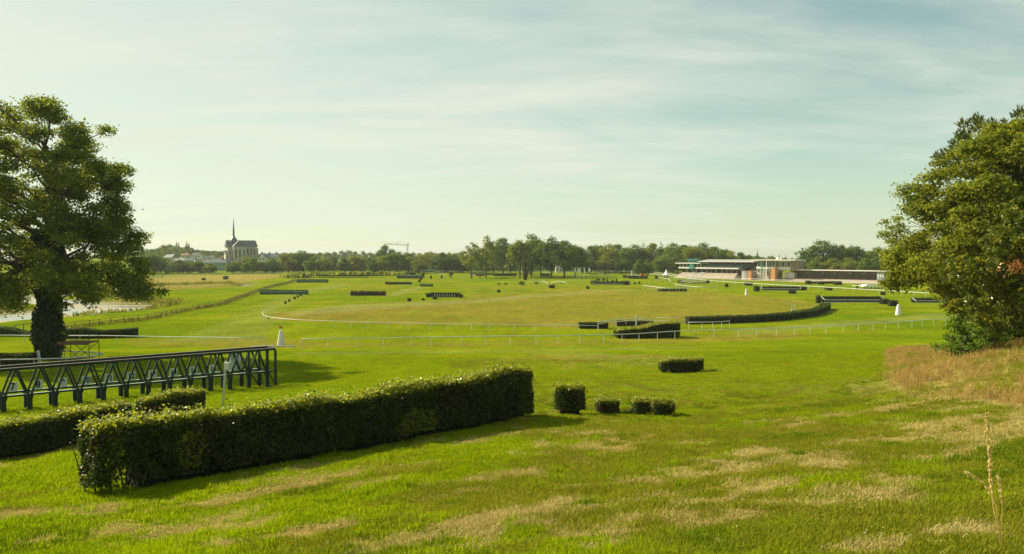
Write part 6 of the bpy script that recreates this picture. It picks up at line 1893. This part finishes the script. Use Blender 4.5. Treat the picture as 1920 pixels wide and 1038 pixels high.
def scatter(name, label, P, rot, scl, idx, meshes):
    coll = bpy.data.collections.new(name + "_tufts")
    for k, me_ in enumerate(meshes):
        coll.objects.link(bpy.data.objects.new("tuft_%s_%02d" % (name, k), me_))
    me_ = bpy.data.meshes.new(name)
    me_.vertices.add(len(P)); me_.vertices.foreach_set("co", np.asarray(P, np.float32).ravel())
    for nm, ty, dat in (("rot", 'FLOAT_VECTOR', rot), ("scl", 'FLOAT_VECTOR', scl)):
        me_.attributes.new(nm, ty, 'POINT').data.foreach_set("vector", np.asarray(dat, np.float32).ravel())
    me_.attributes.new("idx", 'INT', 'POINT').data.foreach_set("value", np.asarray(idx, np.int32))
    o = tag(link(name, me_), label, kind="stuff")
    ng = bpy.data.node_groups.new(name, 'GeometryNodeTree')
    ng.interface.new_socket("Geometry", in_out='INPUT', socket_type='NodeSocketGeometry')
    ng.interface.new_socket("Geometry", in_out='OUTPUT', socket_type='NodeSocketGeometry')
    N, L = ng.nodes, ng.links
    gi, go = N.new("NodeGroupInput"), N.new("NodeGroupOutput")
    ci = N.new("GeometryNodeCollectionInfo"); ci.inputs["Collection"].default_value = coll
    ci.inputs["Separate Children"].default_value = True; ci.inputs["Reset Children"].default_value = True
    ip = N.new("GeometryNodeInstanceOnPoints"); ip.inputs["Pick Instance"].default_value = True
    def attr(nm, ty):
        a = N.new("GeometryNodeInputNamedAttribute"); a.data_type = ty; a.inputs[0].default_value = nm
        return a.outputs[0]
    L.new(gi.outputs[0], ip.inputs["Points"]); L.new(ci.outputs[0], ip.inputs["Instance"])
    L.new(attr("idx", 'INT'), ip.inputs["Instance Index"])
    L.new(attr("rot", 'FLOAT_VECTOR'), ip.inputs["Rotation"])
    L.new(attr("scl", 'FLOAT_VECTOR'), ip.inputs["Scale"])
    L.new(ip.outputs[0], go.inputs[0])
    md = o.modifiers.new("scatter", 'NODES'); md.node_group = ng
    return o
TUFTS = ([tuft_mesh(400 + k, 34, 0.085, 0.13, 0.009, "grass_lush", 0.8) for k in range(3)] + [tuft_mesh(410 + k, 32, 0.070, 0.14, 0.008, "grass_mid", 0.9) for k in range(3)] +
         [tuft_mesh(420 + k, 30, 0.050, 0.15, 0.008, "grass_dry", 1.4) for k in range(3)] + [tuft_mesh(430, 40, 0.15, 0.10, 0.010, "grass_lush", 0.7)] +
         [tuft_mesh(435 + k, 34, 0.085, 0.14, 0.012, "weed", 0.9) for k in range(2)])
rng = np.random.default_rng(77)
n = 95000
d = 6.2 + 66 * rng.random(n) ** 1.25
xx = rng.uniform(-0.74, 0.74, n) * d
dr_ = dryness(xx, d); ol = oliveness(xx, d)
v = dr_ * 1.25 + (vnoise(xx * 2.2, d * 2.2, 5) - 0.5) * 0.55 + rng.normal(size=n) * 0.10
w_ = ol + (vnoise(xx * 1.1, d * 1.1, 15) - 0.5) * 0.7 + rng.normal(size=n) * 0.12
typ = np.where(v > 0.42, 6, np.where(w_ > 0.42, 3, 0)) + rng.integers(0, 3, n)
typ = np.where((typ < 3) & (rng.random(n) < 0.05) & (d < 32), 9, typ)
weedy = (vnoise(xx / 1.1, d / 1.1, 88) + 0.5 * vnoise(xx / 4, d / 4, 89) > 1.02) & (typ < 6) & (rng.random(n) < 0.6) & (d < 40)
typ = np.where(weedy, 10 + rng.integers(0, 2, n), typ)
hs = 0.30 + 1.5 * fbm(xx / 0.55, d / 0.55, 8, 3) ** 1.6
hs *= np.where(d > 33, 0.75, 1.0)
ws = 0.85 + 0.022 * d
keep = (vnoise(xx / 0.35, d / 0.35, 98) > 0.30 * rng.random(n)) & ~((typ >= 6) & (typ < 9) & (rng.random(n) < 0.35))
P = np.stack([xx, d, gz(xx, d)], 1)
rot = np.stack([rng.normal(size=n) * .12, rng.normal(size=n) * .12, rng.random(n) * 6.28], 1)
scatter("grass", "short turf grass on the near slope", P[keep], rot[keep], np.stack([ws, ws, hs * (0.9 + 0.008 * d)], 1)[keep], typ[keep], TUFTS)
# tall tan grass on the bank
bankp = np.array(ZONES_DRY[1][0])
n = 26000
bx0, by0 = bankp.min(0); bx1, by1 = np.minimum(bankp.max(0), (60, 75))
xx, yy = rng.uniform(bx0, bx1, n), rng.uniform(by0, by1, n)
mk = poly_mask(xx, yy, bankp, 1.0)
keep = (mk > rng.random(n)) & (np.abs(xx / np.maximum(yy, 1)) < 0.74) & (np.hypot(xx - bb[0], (yy - bb[1]) * 1.0) > 1.0)
keep &= vnoise(xx / 2.0, yy / 2.0, 19) > 0.22 * rng.random(n)
xx, yy = xx[keep], yy[keep]; n = len(xx)
TALL = [tuft_mesh(440 + k, 26, 0.46, 0.16, 0.011, "grass_tan", 0.55, True) for k in range(4)] + [tuft_mesh(450 + k, 24, 0.30, 0.18, 0.011, "grass_mid", 0.7) for k in range(2)]
it = np.where(vnoise(xx / 1.5, yy / 1.5, 29) + rng.normal(size=n) * 0.12 > 0.50, 4 + rng.integers(0, 2, n), rng.integers(0, 4, n))
sc_ = (0.45 + 0.9 * fbm(xx / 2, yy / 2, 39, 3))
wind = np.stack([rng.normal(size=n) * .12 + 0.05, rng.normal(size=n) * .12 + 0.14, rng.random(n) * 6.28], 1)
scatter("tall_dry_grass", "tall tan seeding grass on the bank under the trees", np.stack([xx, yy, gz(xx, yy)], 1), wind, np.stack([0.9 + 0 * sc_, 0.9 + 0 * sc_, sc_], 1), it, TALL)
# white clover heads and litter in the turf
n = 520
dd = rng.uniform(7, 34, n); xx = rng.uniform(-0.7, 0.7, n) * dd
keep = (dryness(xx, dd) < 0.35) & (vnoise(xx / 2, dd / 2, 66) > 0.42)
xx, dd = xx[keep], dd[keep]
P = np.stack([xx, dd, gz(xx, dd) + 0.055 + 0.03 * rng.random(len(xx))], 1)
tag(link("clover", leaf_mesh("clover", np.repeat(P, 3, 0), rng.normal(size=(len(P) * 3, 3)), 0.017, 0.9, [MATS["clover"]], rng)), "white clover heads in the turf", kind="stuff")
# the tall dry stalk close to the camera
sd = 6.6
base_ = np.array([(1880 - 960) / F * sd, sd, 0]); base_[2] = g1(base_[0], sd)
stk = empty("dry_grass_stalk", base_, "single tall dry grass stalk with seed heads close to the camera", "grass stalk")
def stalk(pts, r, seeds_from, n, seed):
    rg = np.random.default_rng(seed)
    p3 = [atd(x_, y_, sd) for x_, y_ in pts]
    for q in range(len(p3)): p3[q][1] = sd + 0.05 * math.sin(q + seed)
    p3[0] = np.array([p3[0][0], sd, g1(p3[0][0], sd) - 0.03])
    MB().tube(p3, [r * (1 - 0.75 * k / (len(p3) - 1)) for k in range(len(p3))], 6).build("stem", MATS["straw"], stk, smooth=True)
    A_ = np.array(p3); t_ = seeds_from + (1 - seeds_from) * rg.random(n)
    s_ = t_ * (len(p3) - 1); i_ = np.minimum(s_.astype(int), len(p3) - 2)
    pos = A_[i_] + (A_[i_ + 1] - A_[i_]) * (s_ - i_)[:, None] + rg.normal(size=(n, 3)) * 0.007
    al = (A_[i_ + 1] - A_[i_]); al /= np.linalg.norm(al, axis=1, keepdims=True)
    link("seed_head", leaf_mesh("seed_head", pos - base_, rg.normal(size=(n, 3)), 0.038, 0.35, [MATS["straw"]], rg, along=al * 2), stk)
stalk([(1882,1020),(1868,950),(1858,900),(1851,850),(1845,815),(1847,772)], 0.0062, 0.3, 230, 1)
stalk([(1880,1010),(1868,945),(1850,915),(1828,895),(1806,880)], 0.0045, 0.45, 50, 2)
stalk([(1878,1000),(1874,945),(1870,915),(1868,888)], 0.004, 0.4, 40, 3)

# ------------------------------------------------------------------ thin summer haze
hz_ = MB().box(-2500, 2500, -120, 2500, -4.0, 54.0).build("haze", MATS["ink"])
hz_.data.materials.clear()
m_, nt_, out_ = newmat("haze_air")
pv_ = nt_.nodes.new("ShaderNodeVolumePrincipled")
pv_.inputs["Color"].default_value = (0.93, 0.95, 0.86, 1)
pv_.inputs["Density"].default_value = 0.0001
pv_.inputs["Anisotropy"].default_value = 0.1
nt_.links.new(pv_.outputs[0], out_.inputs["Volume"])
hz_.data.materials.append(m_)
tag(hz_, "thin summer haze over the racecourse", kind="stuff")
